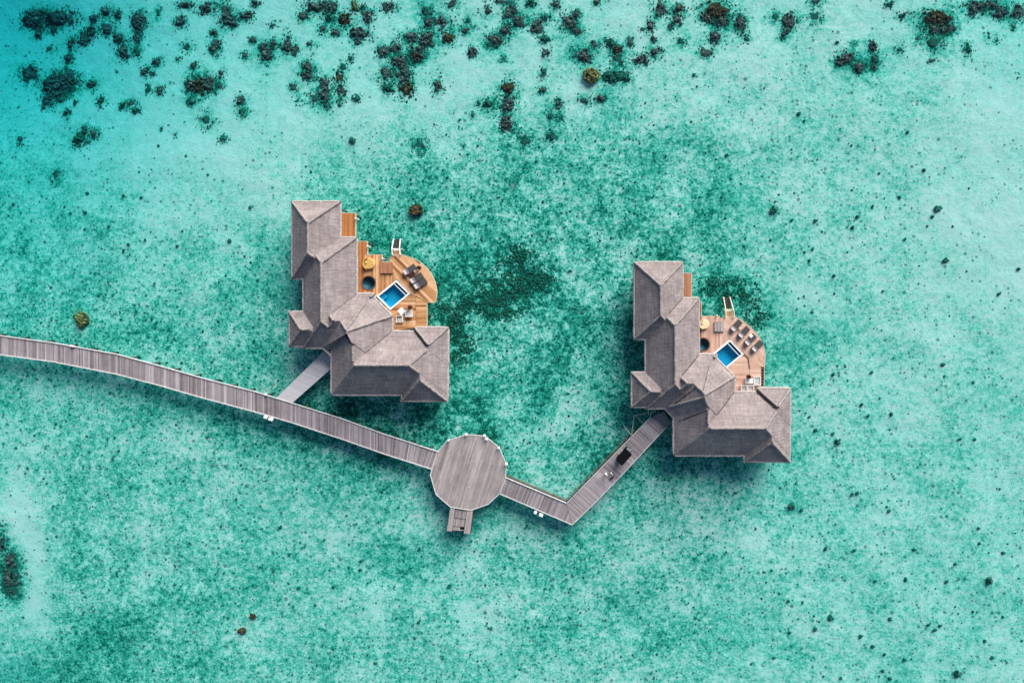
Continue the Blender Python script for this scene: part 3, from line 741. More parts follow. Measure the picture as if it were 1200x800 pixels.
def deck_right(v):
    pq = [(855.5, 397.5), (871.8, 415.0), (848.7, 433.5), (832, 416.5)]
    pool = PX(pq); tub = circle(823.8, 403.6, 8.2)
    def d(name, poly, ang, w, z, mat, holes=(), mid=0.5, ln=None, sd=0.15, clump=0.05):
        mb = MB(); boards(mb, PX(poly), ang, w, z, holes=holes, tone_mid=mid, board_len=ln, tone_sd=sd, clump=clump)
        return mb.build(name, M[mat], v, merge=False)
    d('deck', [(790, 320.3), (810.5, 320.3), (810.5, 352), (790, 352)], R(90), 0.28, 1.60, 'pink_dark', mid=0.6)
    d('deck', [(806, 354.5), (821.8, 354.5), (821.8, 415), (806, 415)], R(90), 0.28, 1.592, 'pink_dark', [tub], mid=0.45)
    d('deck', [(822, 370.6), (843, 370.6), (843, 412), (822, 418)], R(90), 0.28, 1.604, 'pink_teak', [tub, pool], mid=0.5)
    d('deck', [(843.2, 374), (848, 374), (855.5, 397), (832, 420), (843.2, 412)], R(90), 0.28, 1.6, 'pink_teak', [pool], mid=0.55)
    arc = [(844, 373), (852, 370.8), (862, 371.2), (871, 376), (880, 383.5), (887, 391), (892.5, 399.5), (895.5, 408), (896.8, 418), (896, 430)]
    d('sun_terrace', arc + [(879, 428), (872, 415), (855.5, 397), (844, 376)], BOARD45, 0.46, 1.61, 'pink_teak', [pool], mid=0.58, ln=9, clump=0.04)
    d('deck', [(852, 418), (878, 417), (878.2, 462), (846, 462), (840, 436)], 0, 0.40, 1.6, 'pink_teak', [pool], mid=0.55)
    d('deck', [(878.5, 426.5), (892, 430.2), (892, 462), (878.5, 462)], 0, 0.40, 1.596, 'pink_teak', [], mid=0.58)
    skirt(v, arc, 1.62); skirt(v, [(896, 430), (894.8, 462)], 1.6)
    skirt(v, [(810.6, 352), (810.6, 320.1), (790, 320.1)], 1.6); skirt(v, [(843, 374), (843, 370.4), (822, 370.4), (822, 354.3), (806, 354.3)], 1.6)
    mb = MB(); 
    for k in range(8):
        x, y = P2(893.6, 432 + k * 3.4); mb.box(x, y, 1.5, 0.30, 0.24, 0.16)
    mb.build('edge_bracket', M['brown'], v)
    mb = MB(); mb.prism(PX([(891.5, 429), (895.5, 429), (895, 463), (891.5, 463)]), 1.0, 1.2); mb.build('under_shade_strip', M['timber'], v)  # dark strip added below the edge gap to paint its shade
    mb = MB(); boards(mb, PX([(837, 376.5), (848.2, 376.5), (848.2, 388.3), (837, 388.3)]), R(90), 0.3, 1.95, th=0.33, tone_mid=0.75); s = mb.build('raised_step', M['platform'], v, merge=False)
    s['label'] = 'greyed raised wooden step'
    pool_parts(v, pq)
    tub_parts(v, 823.8, 403.6, 8.2)
    for a, b in ((811.2, 352.5), (839.5, 369.5)): post(v, a, b, 'cream')
    swim_steps(v, (850.0, 371.5), (860.0, 371.5), (847.6, 348.2), (855.0, 348.2), pale='cream')
    for a, b in arc[1::2] + [(895, 445), (842, 372), (822, 356), (810, 322), (870, 395), (880, 410)]:
        x, y = P2(a, b); pile_at(x - 0.15, y - 0.2, 1.5, v)
    mb = MB(); strip_along(mb, PX([(871.5, 415), (876.5, 419.5), (878.3, 432)]), 0, 0.28, 1.55, 1.63); mb.build('deck_joint', M['brown'], v)

def pool_parts(v, q):
    q = [Vector(P2(*c)) for c in q]; T, Rr, B, Lf = q
    zc = 1.70
    inner = []; cen = (T + Rr + B + Lf) / 4; e1 = (Rr - T).normalized(); e2 = (Lf - T).normalized()
    cw = 0.33
    slot = 0.62                                            # overflow channel along the upper right side
    iT, iR, iB, iL = T + e1 * cw + e2 * (cw + slot), Rr - e1 * cw + e2 * (cw + slot), B - e1 * cw - e2 * cw, Lf + e1 * cw - e2 * cw
    mb = MB()
    def bar(a, b, w, side, z0, z1):
        a, b = Vector(a), Vector(b); d = (b - a).normalized(); nn = Vector((-d.y, d.x)) * side
        mb.prism([tuple(a), tuple(b), tuple(b + nn * w), tuple(a + nn * w)], z0, z1)
    mb.prism([tuple(p) for p in (T, T + e1 * cw, Lf + e1 * cw, Lf)], 1.3, zc)
    mb.prism([tuple(p) for p in (Rr - e1 * cw, Rr, B, B - e1 * cw)], 1.3, zc)
    mb.prism([tuple(p) for p in (T + e1 * cw, Rr - e1 * cw, Rr - e1 * cw + e2 * cw, T + e1 * cw + e2 * cw)], 1.3, zc)
    mb.prism([tuple(p) for p in (Lf + e1 * cw - e2 * cw, B - e1 * cw - e2 * cw, B - e1 * cw, Lf + e1 * cw)], 1.3, zc)
    mb.build('pool_coping', M['white'], v)
    mb = MB()
    a, b = T + e1 * cw + e2 * (cw + slot - 0.16), Rr - e1 * cw + e2 * (cw + slot - 0.16)
    mb.prism([tuple(a), tuple(b), tuple(b + e2 * 0.14), tuple(a + e2 * 0.14)], 0.4, zc - 0.12); mb.build('overflow_wall', M['white'], v)
    # basin: floor and four walls, open on top
    mb = MB(); zf = 0.35; o_ = [T + e1 * cw + e2 * cw, Rr - e1 * cw + e2 * cw, B - e1 * cw - e2 * cw, Lf + e1 * cw - e2 * cw]
    mb.face([(p.x, p.y, zf) for p in (o_[::-1] if (o_[1] - o_[0]).cross(o_[2] - o_[1]) < 0 else o_)])
    for i in range(4):
        a, b = o_[i], o_[(i + 1) % 4]; mb.face([(a.x, a.y, zf), (b.x, b.y, zf), (b.x, b.y, 1.66), (a.x, a.y, 1.66)])
    s = mb.build('pool_basin', M['tile'], v)
    mb = MB(); mb.face([(p.x, p.y, 1.5) for p in o_]); mb.build('pool_water', M['pool_water'], s)
    mb = MB(); st = [o_[3], o_[3] + e1 * 1.0, o_[3] + e1 * 1.0 - e2 * 1.0, o_[3] - e2 * 1.0]
    mb.prism([tuple(p) for p in st], zf, 1.0); mb.build('pool_step', M['tile'], s)
def tub_parts(v, px, py, r):
    x, y = P2(px, py); rr = r / 6.0
    mb = MB(); n = 36
    for k in range(n):
        a, b = 2 * math.pi * k / n, 2 * math.pi * (k + 1) / n
        q = [(x + q_ * math.cos(t), y + q_ * math.sin(t)) for q_, t in ((rr - 0.16, a), (rr + 0.06, a), (rr + 0.06, b), (rr - 0.16, b))]
        mb.prism(q, 1.2, 1.66)
    mb.build('tub_rim', M['brown'], v)
    mb = MB(); mb.lathe([(rr - 0.14, 1.62), (rr - 0.16, 1.0), (rr - 0.5, 0.9), (0.55, 0.55)][::-1], 36, x, y)
    # open basin: drop the top cap
    mb.f.pop(-2); mb.uv.pop(-2); mb.tone.pop(-2)
    s = mb.build('tub_basin', M['tub'], v, smooth=True)
    mb = MB(); mb.face([(x + (rr - 0.17) * math.cos(2 * math.pi * i / 36), y + (rr - 0.17) * math.sin(2 * math.pi * i / 36), 1.45) for i in range(36)])
    mb.build('tub_water', M['pool_water'], s)
def post(v, px, py, mat='white'):
    x, y = P2(px, py); mb = MB(); mb.lathe([(0.10, 0.2), (0.10, 2.0), (0.15, 2.02), (0.15, 2.22), (0.06, 2.3)], 10, x, y); mb.build('post_light', M[mat], v)
def swim_steps(v, a0, a1, b0, b1, pale='white'):
    """steps from the terrace down into the water: pale landing, two side rails, dark lower treads"""
    r = empty('swim_steps', (0, 0, 0)); r.parent = v
    A0, A1 = Vector(P2(*a0)), Vector(P2(*a1)); B0, B1 = Vector(P2(b0[0], b0[1], 0.3)), Vector(P2(b1[0], b1[1], 0.3))
    for p, q in ((A0, B0), (A1, B1)):
        mb = MB(); d = (q - p); 
        mb.tube((p.x, p.y, 2.15), (p.x + d.x * 0.35, p.y + d.y * 0.35, 2.1), 0.10, 8); mb.tube((p.x + d.x * 0.35, p.y + d.y * 0.35, 2.1), (q.x, q.y, 0.55), 0.10, 8)
        for t, zt in ((0.0, 2.15), (0.36, 2.1), (0.98, 0.6)):
            mb.tube((p.x + d.x * t, p.y + d.y * t, -0.9), (p.x + d.x * t, p.y + d.y * t, zt), 0.08, 8)
        mb.build('step_rail', M[pale], r)
    n = 7
    for k in range(n):
        t0, t1 = k / n, (k + 0.86) / n; z = 1.5 - k * 0.24
        q = [A0.lerp(B0, t0), A1.lerp(B1, t0), A1.lerp(B1, t1), A0.lerp(B0, t1)]
        mb = MB(); mb.prism([tuple(p) for p in q], z - 0.06, z)
        mb.build('tread', M['teak' if k < 2 else (pale if k == 2 else 'timber')], r)
deck_left(vl); deck_right(vr)
# re-base the children that were built in world space onto the villa's own origin
bpy.context.view_layer.update()
for v in (vl, vr):
    for ch in v.children: ch.matrix_parent_inverse = Matrix.Translation(-v.location)

# ------------------------------------------------------------------ boardwalks
def long_pier():
    top = [(-160, 374), (-80, 382), (0, 393), (62, 401.3), (137, 414.8), (187, 428.3), (237, 442.6), (300, 458.8), (341, 471.5), (400, 490), (450, 508.2), (514, 529)]
    bot = [(-160, 396), (-80, 404.5), (0, 415.5), (62, 423.8), (137, 438.4), (187, 451.6), (237, 466), (300, 482.8), (341, 494.7), (400, 514), (450, 531.6), (506, 549.5)]
    o = empty('boardwalk', P(250, 457, 0)); tag(o, 'long weathered grey boardwalk curving over the water to the round platform', 'boardwalk', 'weathered boardwalks over the lagoon')
    T, B = PX(top), PX(bot); mb = MB(); drift = 0
    for (t0, t1, b0, b1) in zip(T, T[1:], B, B[1:]):
        t0, t1, b0, b1 = map(Vector, (t0, t1, b0, b1)); ln = ((t1 + b1) / 2 - (t0 + b0) / 2).length; n = max(1, round(ln / 0.27))
        for k in range(n):
            u0, u1 = (k + 0.04) / n, (k + 0.96) / n
            q = [t0.lerp(t1, u0), t0.lerp(t1, u1), b0.lerp(b1, u1), b0.lerp(b1, u0)]
            d = (b0 - t0).normalized(); e = random.uniform(-0.03, 0.03); q = [p + d * e for p in q]
            off = random.uniform(0, 50); drift = drift * 0.8 + random.gauss(0, 0.035)
            tone = min(1, max(0, random.gauss(0.5 + drift, 0.20)))
            if random.random() < 0.03: tone = max(0, tone - 0.4)
            mb.prism([tuple(p) for p in q], 1.54, 1.6 + random.uniform(-0.005, 0.005), lambda p, d=d, off=off: (p[0] * d.x + p[1] * d.y + off, p[0] * d.y - p[1] * d.x + off), tone)
    mb.build('deck', M['pier'], o, merge=False)
    for pts, sgn in ((T, -1), (B, 1)):
        mb = MB(); strip_along(mb, pts, sgn * 0.02, 0.16 if sgn < 0 else 0.20, 1.50, 1.76 if sgn < 0 else 1.68); mb.build('kerb_rail', M['trim'], o)
        mb = MB(); strip_along(mb, pts, sgn * 0.35, 0.18, 1.16, 1.53); mb.build('bearer', M['timber'], o)
    for (t0, t1, b0, b1) in zip(T, T[1:], B, B[1:]):
        t0, t1, b0, b1 = map(Vector, (t0, t1, b0, b1)); n = max(1, round((t1 - t0).length / 4.2))
        for k in range(n):
            u = (k + 0.5) / n
            for q, qq in ((t0.lerp(t1, u), b0.lerp(b1, u)), (b0.lerp(b1, u), t0.lerp(t1, u))):
                p = q.lerp(qq, 0.06); pile_at(p.x, p.y, 1.2, o)
    return o
pier = long_pier()
def walk(poly, ang, mat, label, rails, w=0.27, z=1.6, name='boardwalk', mid=0.5, clump=0.05, cols=()):
    c = poly[0]; o = empty(name, P(sum(p[0] for p in poly) / len(poly), sum(p[1] for p in poly) / len(poly), 0)); tag(o, label, 'boardwalk', 'weathered boardwalks over the lagoon')
    mb = MB(); boards(mb, PX(poly), ang, w, z, th=0.06, tone_mid=mid, clump=clump); mb.build('deck', M[mat], o, merge=False)
    for pts, part, m, wd, z0, z1, off in rails:
        mb = MB(); strip_along(mb, PX(pts), off, wd, z0, z1); mb.build(part, M[m], o)
    for a, b in cols:
        x, y = P2(a, b); pile_at(x, y, z - 0.3, o)
    return o
def rebase(o):
    bpy.context.view_layer.update()
    for ch in o.children: ch.matrix_parent_inverse = Matrix.Translation(-o.location)
ang_dir = lambda a, b: math.atan2(-(b[1] - a[1]), b[0] - a[0])
# spur to the first villa
spur = walk([(324.3, 465.5), (341.5, 472.8), (389, 431), (392, 420), (378, 412), (370, 421)], ang_dir((324, 466), (341, 473)) , 'spur',
            'short bleached grey walkway from the long pier up to a thatched entrance',
            [([(325, 465.2), (370.3, 420.8)], 'bearer', 'timber', 0.14, 1.15, 1.53, -0.2), ([(341.5, 472), (388.5, 431.5)], 'bearer', 'timber', 0.14, 1.15, 1.53, 0.2)],
            cols=[(337, 455), (353, 461), (355, 438), (370, 446)], z=1.607, w=0.22)
PLAT = [(504.3, 556), (511, 579), (528, 593.8), (552, 597.6), (572, 590.5), (585.5, 578), (592.5, 561), (593, 543), (584.8, 524), (568, 510.6), (547, 509), (524.5, 516), (512, 530)]
plat = empty('round_platform', P(549, 553, 0)); tag(plat, 'large many sided weathered timber platform where the boardwalks meet', 'platform')
mb = MB(); boards(mb, PX(PLAT), R(73), 0.27, 1.622, th=0.07, tone_mid=0.5, board_len=7, clump=0.04, tone_sd=0.13); mb.build('deck', M['platform'], plat, merge=False)
mb = MB(); strip_along(mb, PX(PLAT), 0, 0.14, 1.50, 1.68, True); mb.build('edge_board', M['trim'], plat)
mb = MB(); strip_along(mb, PX(PLAT), 0.35, 0.18, 1.1, 1.54, True); mb.build('bearer', M['timber'], plat)
for a, b in PLAT:
    x, y = P2(549 + (a - 549) * 0.93, 553 + (b - 553) * 0.93); pile_at(x, y, 1.2, plat)
land = empty('landing_steps', P(539, 610, 0)); tag(land, 'grey timber boat landing with steps between two bench boards, south of the round platform', 'landing')
for q in ([(527.8, 594.6), (533.2, 595.8), (529.5, 622.2), (523.6, 622)], [(547.3, 598.6), (554.3, 597), (550.8, 625.3), (543.4, 625)]):
    mb = MB(); boards(mb, PX(q), R(81), 0.3, 1.58, th=0.1, tone_mid=0.62); mb.build('bench_board', M['platform'], land, merge=False)
    mb = MB(); strip_along(mb, PX(q), 0, 0.10, 0.3, 1.49, True); mb.build('side_panel', M['timber'], land)
A0, A1, B0, B1 = Vector((533.2, 596.2)), Vector((547.3, 598.6)), Vector((529.6, 621.8)), Vector((543.3, 622.6))
for t0, t1, u0, u1, z, tm in ((0, 0.40, 0, 1, 1.42, 0.30), (0.37, 0.80, 0, 1, 1.30, 0.48), (0.78, 1.0, 0, 0.62, 1.20, 0.58), (0.96, 1.0, 0.6, 1, 1.20, 0.5)):
    q = [A0.lerp(B0, t0), A1.lerp(B1, t0), A1.lerp(B1, t1), A0.lerp(B0, t1)]; q = [q[0].lerp(q[1], u0), q[0].lerp(q[1], u1), q[3].lerp(q[2], u1), q[3].lerp(q[2], u0)]
    mb = MB(); boards(mb, PX([tuple(p) for p in q]), R(81), 0.26, z, th=0.14, tone_mid=tm); mb.build('tread', M['platform'], land, merge=False)
mb = MB(); mb.prism(PX([(530.5, 610), (544.5, 611.5), (543.3, 622), (529.8, 621.4)]), 0.35, 0.45); mb.build('lower_step', M['timber'], land)
for a, b in ((527, 618), (549, 621)):
    x, y = P2(a, b); pile_at(x, y, 1.4, land)
short = walk([(592.5, 559.4), (663.5, 589.2), (670.5, 614.3), (585, 577.8)], ang_dir((592.5, 559), (585, 577.8)), 'pier',
             'short grey boardwalk running southeast from the round platform to the elbow',
             [([(592.6, 559.2), (663.5, 589)], 'kerb_rail', 'trim', 0.12, 1.5, 1.78, 0), ([(585, 578), (670.5, 614.5)], 'kerb_rail', 'trim', 0.14, 1.5, 1.68, 0),
              ([(592.6, 559.2), (663.5, 589)], 'brace_beam', 'brown', 0.12, 0.2, 0.40, 0.16), ([(592.6, 559.2), (663.5, 589)], 'bearer', 'gap', 0.16, 0.5, 1.50, -0.02)],  # tall near-black bearer also paints the shade under the deck
             cols=[(605, 567), (626, 576), (648, 585), (600, 583), (630, 595), (655, 606)], mid=0.38, z=1.60)
elb = walk([(663.8, 589), (745, 506.2), (761.5, 489.8), (778, 482), (787, 496), (782, 499.5), (730, 555.2), (700, 586.2), (671, 614.6)], R(135 + 3) , 'pier',
           'grey boardwalk angling up northeast from the elbow to a thatched entrance',
           [([(664.3, 589), (745, 506.2), (761.5, 489.6)], 'kerb_rail', 'trim', 0.10, 1.5, 1.80, 0), ([(664, 588.6), (745, 506)], 'brace_beam', 'brown', 0.12, 0.2, 0.40, 0.22),
            ([(664, 589), (745, 506.2)], 'bearer', 'gap', 0.16, 0.5, 1.50, -0.02), ([(671, 614.3), (700, 586), (730, 555), (782, 499)], 'kerb_rail', 'trim', 0.14, 1.5, 1.64, 0.0)],  # near-black bearer face stands in for under-deck shade
           cols=[(672, 588), (694, 565), (716, 543), (738, 521), (757, 502), (690, 592), (712, 569), (735, 545), (760, 517)], mid=0.52, z=1.604, w=0.24)
mb = MB(); strip_along(mb, PX([(761.5, 489.6), (762.5, 483.5), (768, 481.5)]), 0, 0.1, 1.5, 1.9); mb.build('entry_kerb', M['trim'], elb)
for o in (pier, spur, plat, land, short, elb): rebase(o)

# white lamp boxes on the pier edge and bollard lights round the platform
def lamp_box(px, py, lx, ly, rz, label, name='edge_light', cat='light', group='white lights along the boardwalk edges'):
    p = P(px, py, 1.5); o = empty(name, (p.x, p.y, 1.2), rz); tag(o, label, cat, group)
    mb = MB(); mb.box(0, 0, 0.62, lx, ly, 0.34); mb.build('housing', M['white'], o, bevel=0.04)
    mb = MB(); mb.box(0, 0, 0.815, lx * 1.12, ly * 1.1, 0.05); mb.build('lid', M['white'], o, bevel=0.015)
    mb = MB(); mb.box(0, 0.0, 0.25, lx * 0.4, ly * 0.4, 0.5); mb.build('bracket', M['timber'], o)
a1 = ang_dir((300, 483), (350, 497)); a2 = ang_dir((585, 578), (670, 614))
lamp_box(312.6, 488.2, 0.66, 0.46, a1, 'white box light on the pier edge opposite the bleached walkway, the western of a pair')
lamp_box(318.6, 490.6, 0.80, 0.50, a1, 'white box light on the pier edge opposite the bleached walkway, the eastern of a pair')
lamp_box(627.6, 599.4, 0.52, 0.46, a2, 'white box light on the southern edge of the short boardwalk, nearer the platform')
lamp_box(634.2, 602.4, 0.70, 0.48, a2, 'white box light on the southern edge of the short boardwalk, nearer the elbow')
lamp_box(312.8, 461.6, 0.42, 0.36, a1, 'small white box light on the pier edge beside the bleached walkway')
lamp_box(86.5, 405.2, 0.85, 0.26, ang_dir((62, 401), (137, 415)), 'low white strip light on the northern edge near the pier start')
def bollard(px, py, label, s=1.0):
    p = P(px, py); o = empty('bollard_light', (p.x, p.y, 1.3)); tag(o, label, 'light', 'white bollard lights round the platform')
    mb = MB(); mb.tube((0, 0, 0), (0, 0, 0.75), 0.13 * s, 10); mb.build('post', M['white'], o)
    mb = MB(); mb.lathe([(0.22 * s, 0.75), (0.27 * s, 0.80), (0.27 * s, 0.98), (0.15 * s, 1.08)], 14); mb.build('cap', M['white'], o)
bollard(546.8, 508.4, 'white bollard light on the platform rim, the northernmost of the row')
bollard(568, 509.8, 'white bollard light on the platform rim, first of a close double')
bollard(570.6, 513.6, 'white bollard light on the platform rim, second of a close double')
bollard(584.8, 524, 'white bollard light on the platform rim, on its northeastern corner')
bollard(593.8, 543, 'white bollard light on the platform rim, closest to the short boardwalk')
bollard(526, 515.2, 'small white bollard light on the platform rim near the long pier', 0.7)

# thin pole frame beside the second entrance
fr = empty('pole_frame', P(748, 497, 0)); tag(fr, 'thin pale pole frame in the water beside the thatched entrance', 'frame')
for a, b, za, zb in (((743, 487), (740.3, 509), 1.2, 0.9), ((731.3, 499), (741, 511), 0.2, 0.9), ((743, 487), (760, 483), 1.2, 1.3), ((745, 487), (755, 497.5), 1.2, 0.8), ((760, 479), (760, 486), 1.5, 1.5)):
    mb = MB(); p, q = P(*a, za), P(*b, zb); mb.tube(p, q, 0.05, 6); mb.build('pole', M['cream'], fr)
for a in ((743, 487), (740.3, 509), (731.3, 499)):
    p = P(*a, 0.5); mb = MB(); mb.tube((p.x, p.y, -2.0), (p.x, p.y, 1.25 if a[0] != 731.3 else 0.25), 0.06, 6); mb.build('pole', M['cream'], fr)
rebase(fr)

# ------------------------------------------------------------------ deck furniture
def lounger(cover, pil):
    r = empty('sun_lounger'); tag(r, 'x', 'sun lounger', 'grey sun loungers on the villa decks')
    mb = MB(); mb.box(0, 0.36, 0.26, 2.15, 0.07, 0.08); mb.box(0, -0.36, 0.26, 2.15, 0.07, 0.08); mb.box(1.04, 0, 0.26, 0.07, 0.72, 0.08); mb.box(-1.04, 0, 0.26, 0.07, 0.72, 0.08)
    mb.build('frame', M['timber'], r)
    for sx in (-0.95, 0.95):
        for sy in (-0.33, 0.33):
            mb = MB(); mb.box(sx, sy, 0.11, 0.08, 0.08, 0.22); mb.build('leg', M['timber'], r)
    mb = MB(); mb.box(0.36, 0, 0.37, 1.42, 0.80, 0.14); mb.build('cushion', M[cover], r, bevel=0.05, segs=3)
    mb = MB(); mb.box(-0.68, 0, 0.50, 0.78, 0.80, 0.14, ry=R(22)); mb.build('back_cushion', M['grey_fab2'], r, bevel=0.05, segs=3)
    mb = MB(); mb.box(-0.86, 0, 0.70, 0.44, 0.66, 0.13, ry=R(22)); mb.build('pillow', M[pil], r, bevel=0.06, segs=3)
    return r
L0 = lounger('grey_fab', 'pillow')
def put_lounger(first, px, py, qx, qy, label):
    """pillow end at p, foot end at q"""
    o = first or copy_tree(L0)
    c = P((px + qx) / 2, (py + qy) / 2, 1.9); rz = ang_dir((px, py), (qx, qy))
    place(o, (c.x, c.y, 1.62), rz, label); o.scale = (1.18, 1.42, 1.05); return o
put_lounger(L0, 858.0, 386.3, 867.2, 376.6, 'grey lounger on the pinkish deck, nearest the swim steps')
put_lounger(None, 866.8, 393.8, 876.2, 384.6, 'grey lounger on the pinkish deck, second from the swim steps')
put_lounger(None, 875.0, 402.0, 883.4, 393.8, 'grey lounger on the pinkish deck, beside the small white table')
put_lounger(None, 882.6, 409.8, 892.0, 401.0, 'grey lounger on the pinkish deck, farthest from the swim steps')
for a in ((474.6, 319.9, 486.4, 312.1, 'single grey lounger on the golden deck, nearer the swim steps'),
          (482.8, 330.0, 494.6, 322.4, 'grey lounger of the pushed together pair on the golden deck, the inner one'),
          (487.2, 336.4, 499.0, 328.8, 'grey lounger of the pushed together pair on the golden deck, the outer one')):
    put_lounger(None, *a).scale = (1.2, 1.45, 1.15)
def side_table(px, py, top, label, s=0.55, zt=0.42):
    p = P(px, py, 2.0); r = empty('side_table', (p.x, p.y, 1.62), R(42)); tag(r, label, 'side table')
    mb = MB(); mb.box(0, 0, zt, s, s, 0.06); mb.build('tabletop', M[top], r, bevel=0.02)
    for sx in (-1, 1):
        for sy in (-1, 1):
            mb = MB(); mb.box(sx * s * 0.4, sy * s * 0.4, zt / 2 - 0.01, 0.06, 0.06, zt - 0.03); mb.build('leg', M[top if top == 'white' else 'timber'], r)
    return r
side_table(482.2, 321.6, 'maroon', 'dark square side table between the single lounger and the pair', 0.8)
side_table(487.0, 317.8, 'rim_pale', 'pale wooden side table beside the single lounger and a folded parasol', 0.6)
side_table(867.6, 384.2, 'rim_pale', 'pale wooden side table between the first two loungers by the swim steps', 0.5)
side_table(880.0, 393.4, 'white', 'small white side table in the middle of the four loungers', 0.62, 0.5)
def parasol(px, py, label):
    p = P(px, py, 2.4); r = empty('folded_parasol', (p.x, p.y, 1.62)); tag(r, label, 'parasol', 'folded dark parasols on the decks')
    mb = MB(); mb.lathe([(0.34, 0.0), (0.34, 0.06), (0.10, 0.12)], 18); mb.build('base', M['timber'], r)
    mb = MB(); mb.tube((0, 0, 0.1), (0, 0, 2.2), 0.03, 8); mb.build('pole', M['timber'], r)
    mb = MB(); n = 24
    prof = [(0.30, 0.55), (0.34, 0.75), (0.26, 1.3), (0.16, 1.8), (0.04, 2.15)]
    rings = [[(rr * (1 + 0.16 * (-1) ** i) * math.cos(2 * math.pi * i / n), rr * (1 + 0.16 * (-1) ** i) * math.sin(2 * math.pi * i / n), z) for i in range(n)] for rr, z in prof]
    for k in range(4):
        for i in range(n): mb.face([rings[k][i], rings[k][(i + 1) % n], rings[k + 1][(i + 1) % n], rings[k + 1][i]])
    mb.face(rings[-1]); mb.face(rings[0][::-1]); mb.build('canopy', M['maroon'], r)
parasol(490.6, 313.4, 'folded dark red parasol behind the single lounger on the golden deck')
parasol(480.0, 359.6, 'folded dark red parasol beside the white armchairs')
parasol(878.0, 441.2, 'folded dark red parasol beside the square white table')
def white_chair():
    r = empty('armchair'); tag(r, 'x', 'armchair', 'white armchairs with pale cushions')
    for sx in (-0.62, 0.62):
        mb = MB(); mb.box(sx, 0, 0.56, 0.16, 1.36, 0.08)
        mb.build('armrest', M['white'], r, bevel=0.02)
    for sx in (-0.62, 0.62):
        for sy in (-0.60, 0.60):
            mb = MB(); mb.box(sx, sy, 0.26, 0.09, 0.09, 0.52); mb.build('leg', M['white'], r)
    mb = MB(); mb.box(0, 0.62, 0.60, 1.08, 0.12, 0.50); mb.build('backrest', M['white'], r, bevel=0.03)
    mb = MB(); mb.box(0, -0.06, 0.30, 1.06, 1.22, 0.07); mb.box(0, -0.63, 0.36, 1.08, 0.10, 0.2); mb.build('seat_frame', M['white'], r)
    mb = MB(); mb.box(0, -0.03, 0.42, 0.96, 1.08, 0.14); mb.build('seat_cushion', M['seat'], r, bevel=0.05, segs=3)
    return r
W0 = white_chair()
q = P(479.4, 367.2, 2.0); place(W0, (q.x, q.y, 1.61), R(180), 'white armchair with grey seat, right beside the folded parasol below the pool')
W1 = copy_tree(W0); q = P(468.4, 373.6, 2.0); place(W1, (q.x, q.y, 1.61), R(0), 'white armchair with grey seat, against the roof edge below the pool')
def white_table(px, py, s1, s2, rz, label):
    p = P(px, py, 2.0); r = empty('low_table', (p.x, p.y, 1.61), rz); tag(r, label, 'table', 'white tables on the decks')
    mb = MB(); mb.box(0, 0, 0.50, s1, s2, 0.06); mb.build('tabletop', M['white'], r, bevel=0.02)
    for sx in (-1, 1):
        for sy in (-1, 1):
            mb = MB(); mb.box(sx * (s1 / 2 - 0.1), sy * (s2 / 2 - 0.1), 0.235, 0.08, 0.08, 0.47); mb.build('leg', M['white'], r)
white_table(470.6, 364.6, 1.15, 1.15, R(42), 'white square table turned on its corner beside the pool with two armchairs')
white_table(877.6, 446.2, 1.55, 0.98, 0, 'rectangular white table beside the parasol on the pinkish deck')
t = P(877.6, 446.3, 2.15); o = empty('table_lamp', (t.x, t.y, 2.142)); tag(o, 'tiny grey lantern standing on the rectangular white table', 'lantern')
mb = MB(); mb.lathe([(0.09, 0), (0.09, 0.03), (0.05, 0.05), (0.05, 0.16), (0.08, 0.18), (0.03, 0.24)], 12); mb.build('body', M['steel'], o)
# white framed daybed sofa and two open framed chairs by the second villa's roof
def frame_seat(px, py, lx, ly, label, cat, name, cushion='seat', rz=0):
    p = P(px, py, 2.0); r = empty(name, (p.x, p.y, 1.61), rz); tag(r, label, cat, 'white framed seats on the pinkish deck')
    t_ = 0.13
    mb = MB(); mb.box(0, ly / 2 - t_ / 2, 0.55, lx, t_, 0.10); mb.box(0, -ly / 2 + t_ / 2, 0.55, lx, t_, 0.10); mb.box(lx / 2 - t_ / 2, 0, 0.552, t_, ly - 0.26, 0.10); mb.box(-lx / 2 + t_ / 2, 0, 0.552, t_, ly - 0.26, 0.10)
    mb.build('frame', M['white'], r)
    for sx in (-1, 1):
        for sy in (-1, 1):
            mb = MB(); mb.box(sx * (lx / 2 - 0.07), sy * (ly / 2 - 0.07), 0.25, 0.09, 0.09, 0.49); mb.build('leg', M['white'], r)
    mb = MB(); mb.box(0, 0, 0.34, lx - 0.3, ly - 0.3, 0.16); mb.build('seat_cushion', M[cushion], r, bevel=0.04)
frame_seat(887.2, 446.0, 1.42, 1.75, 'white framed daybed with pale cushion at the deck edge', 'daybed', 'daybed')
frame_seat(871.6, 455.2, 1.25, 1.35, 'white framed chair tucked under the eave, nearer the pool', 'chair', 'framed_chair', 'pillow')
frame_seat(879.6, 455.2, 1.25, 1.35, 'white framed chair tucked under the eave, beside the daybed', 'chair', 'framed_chair', 'pillow')
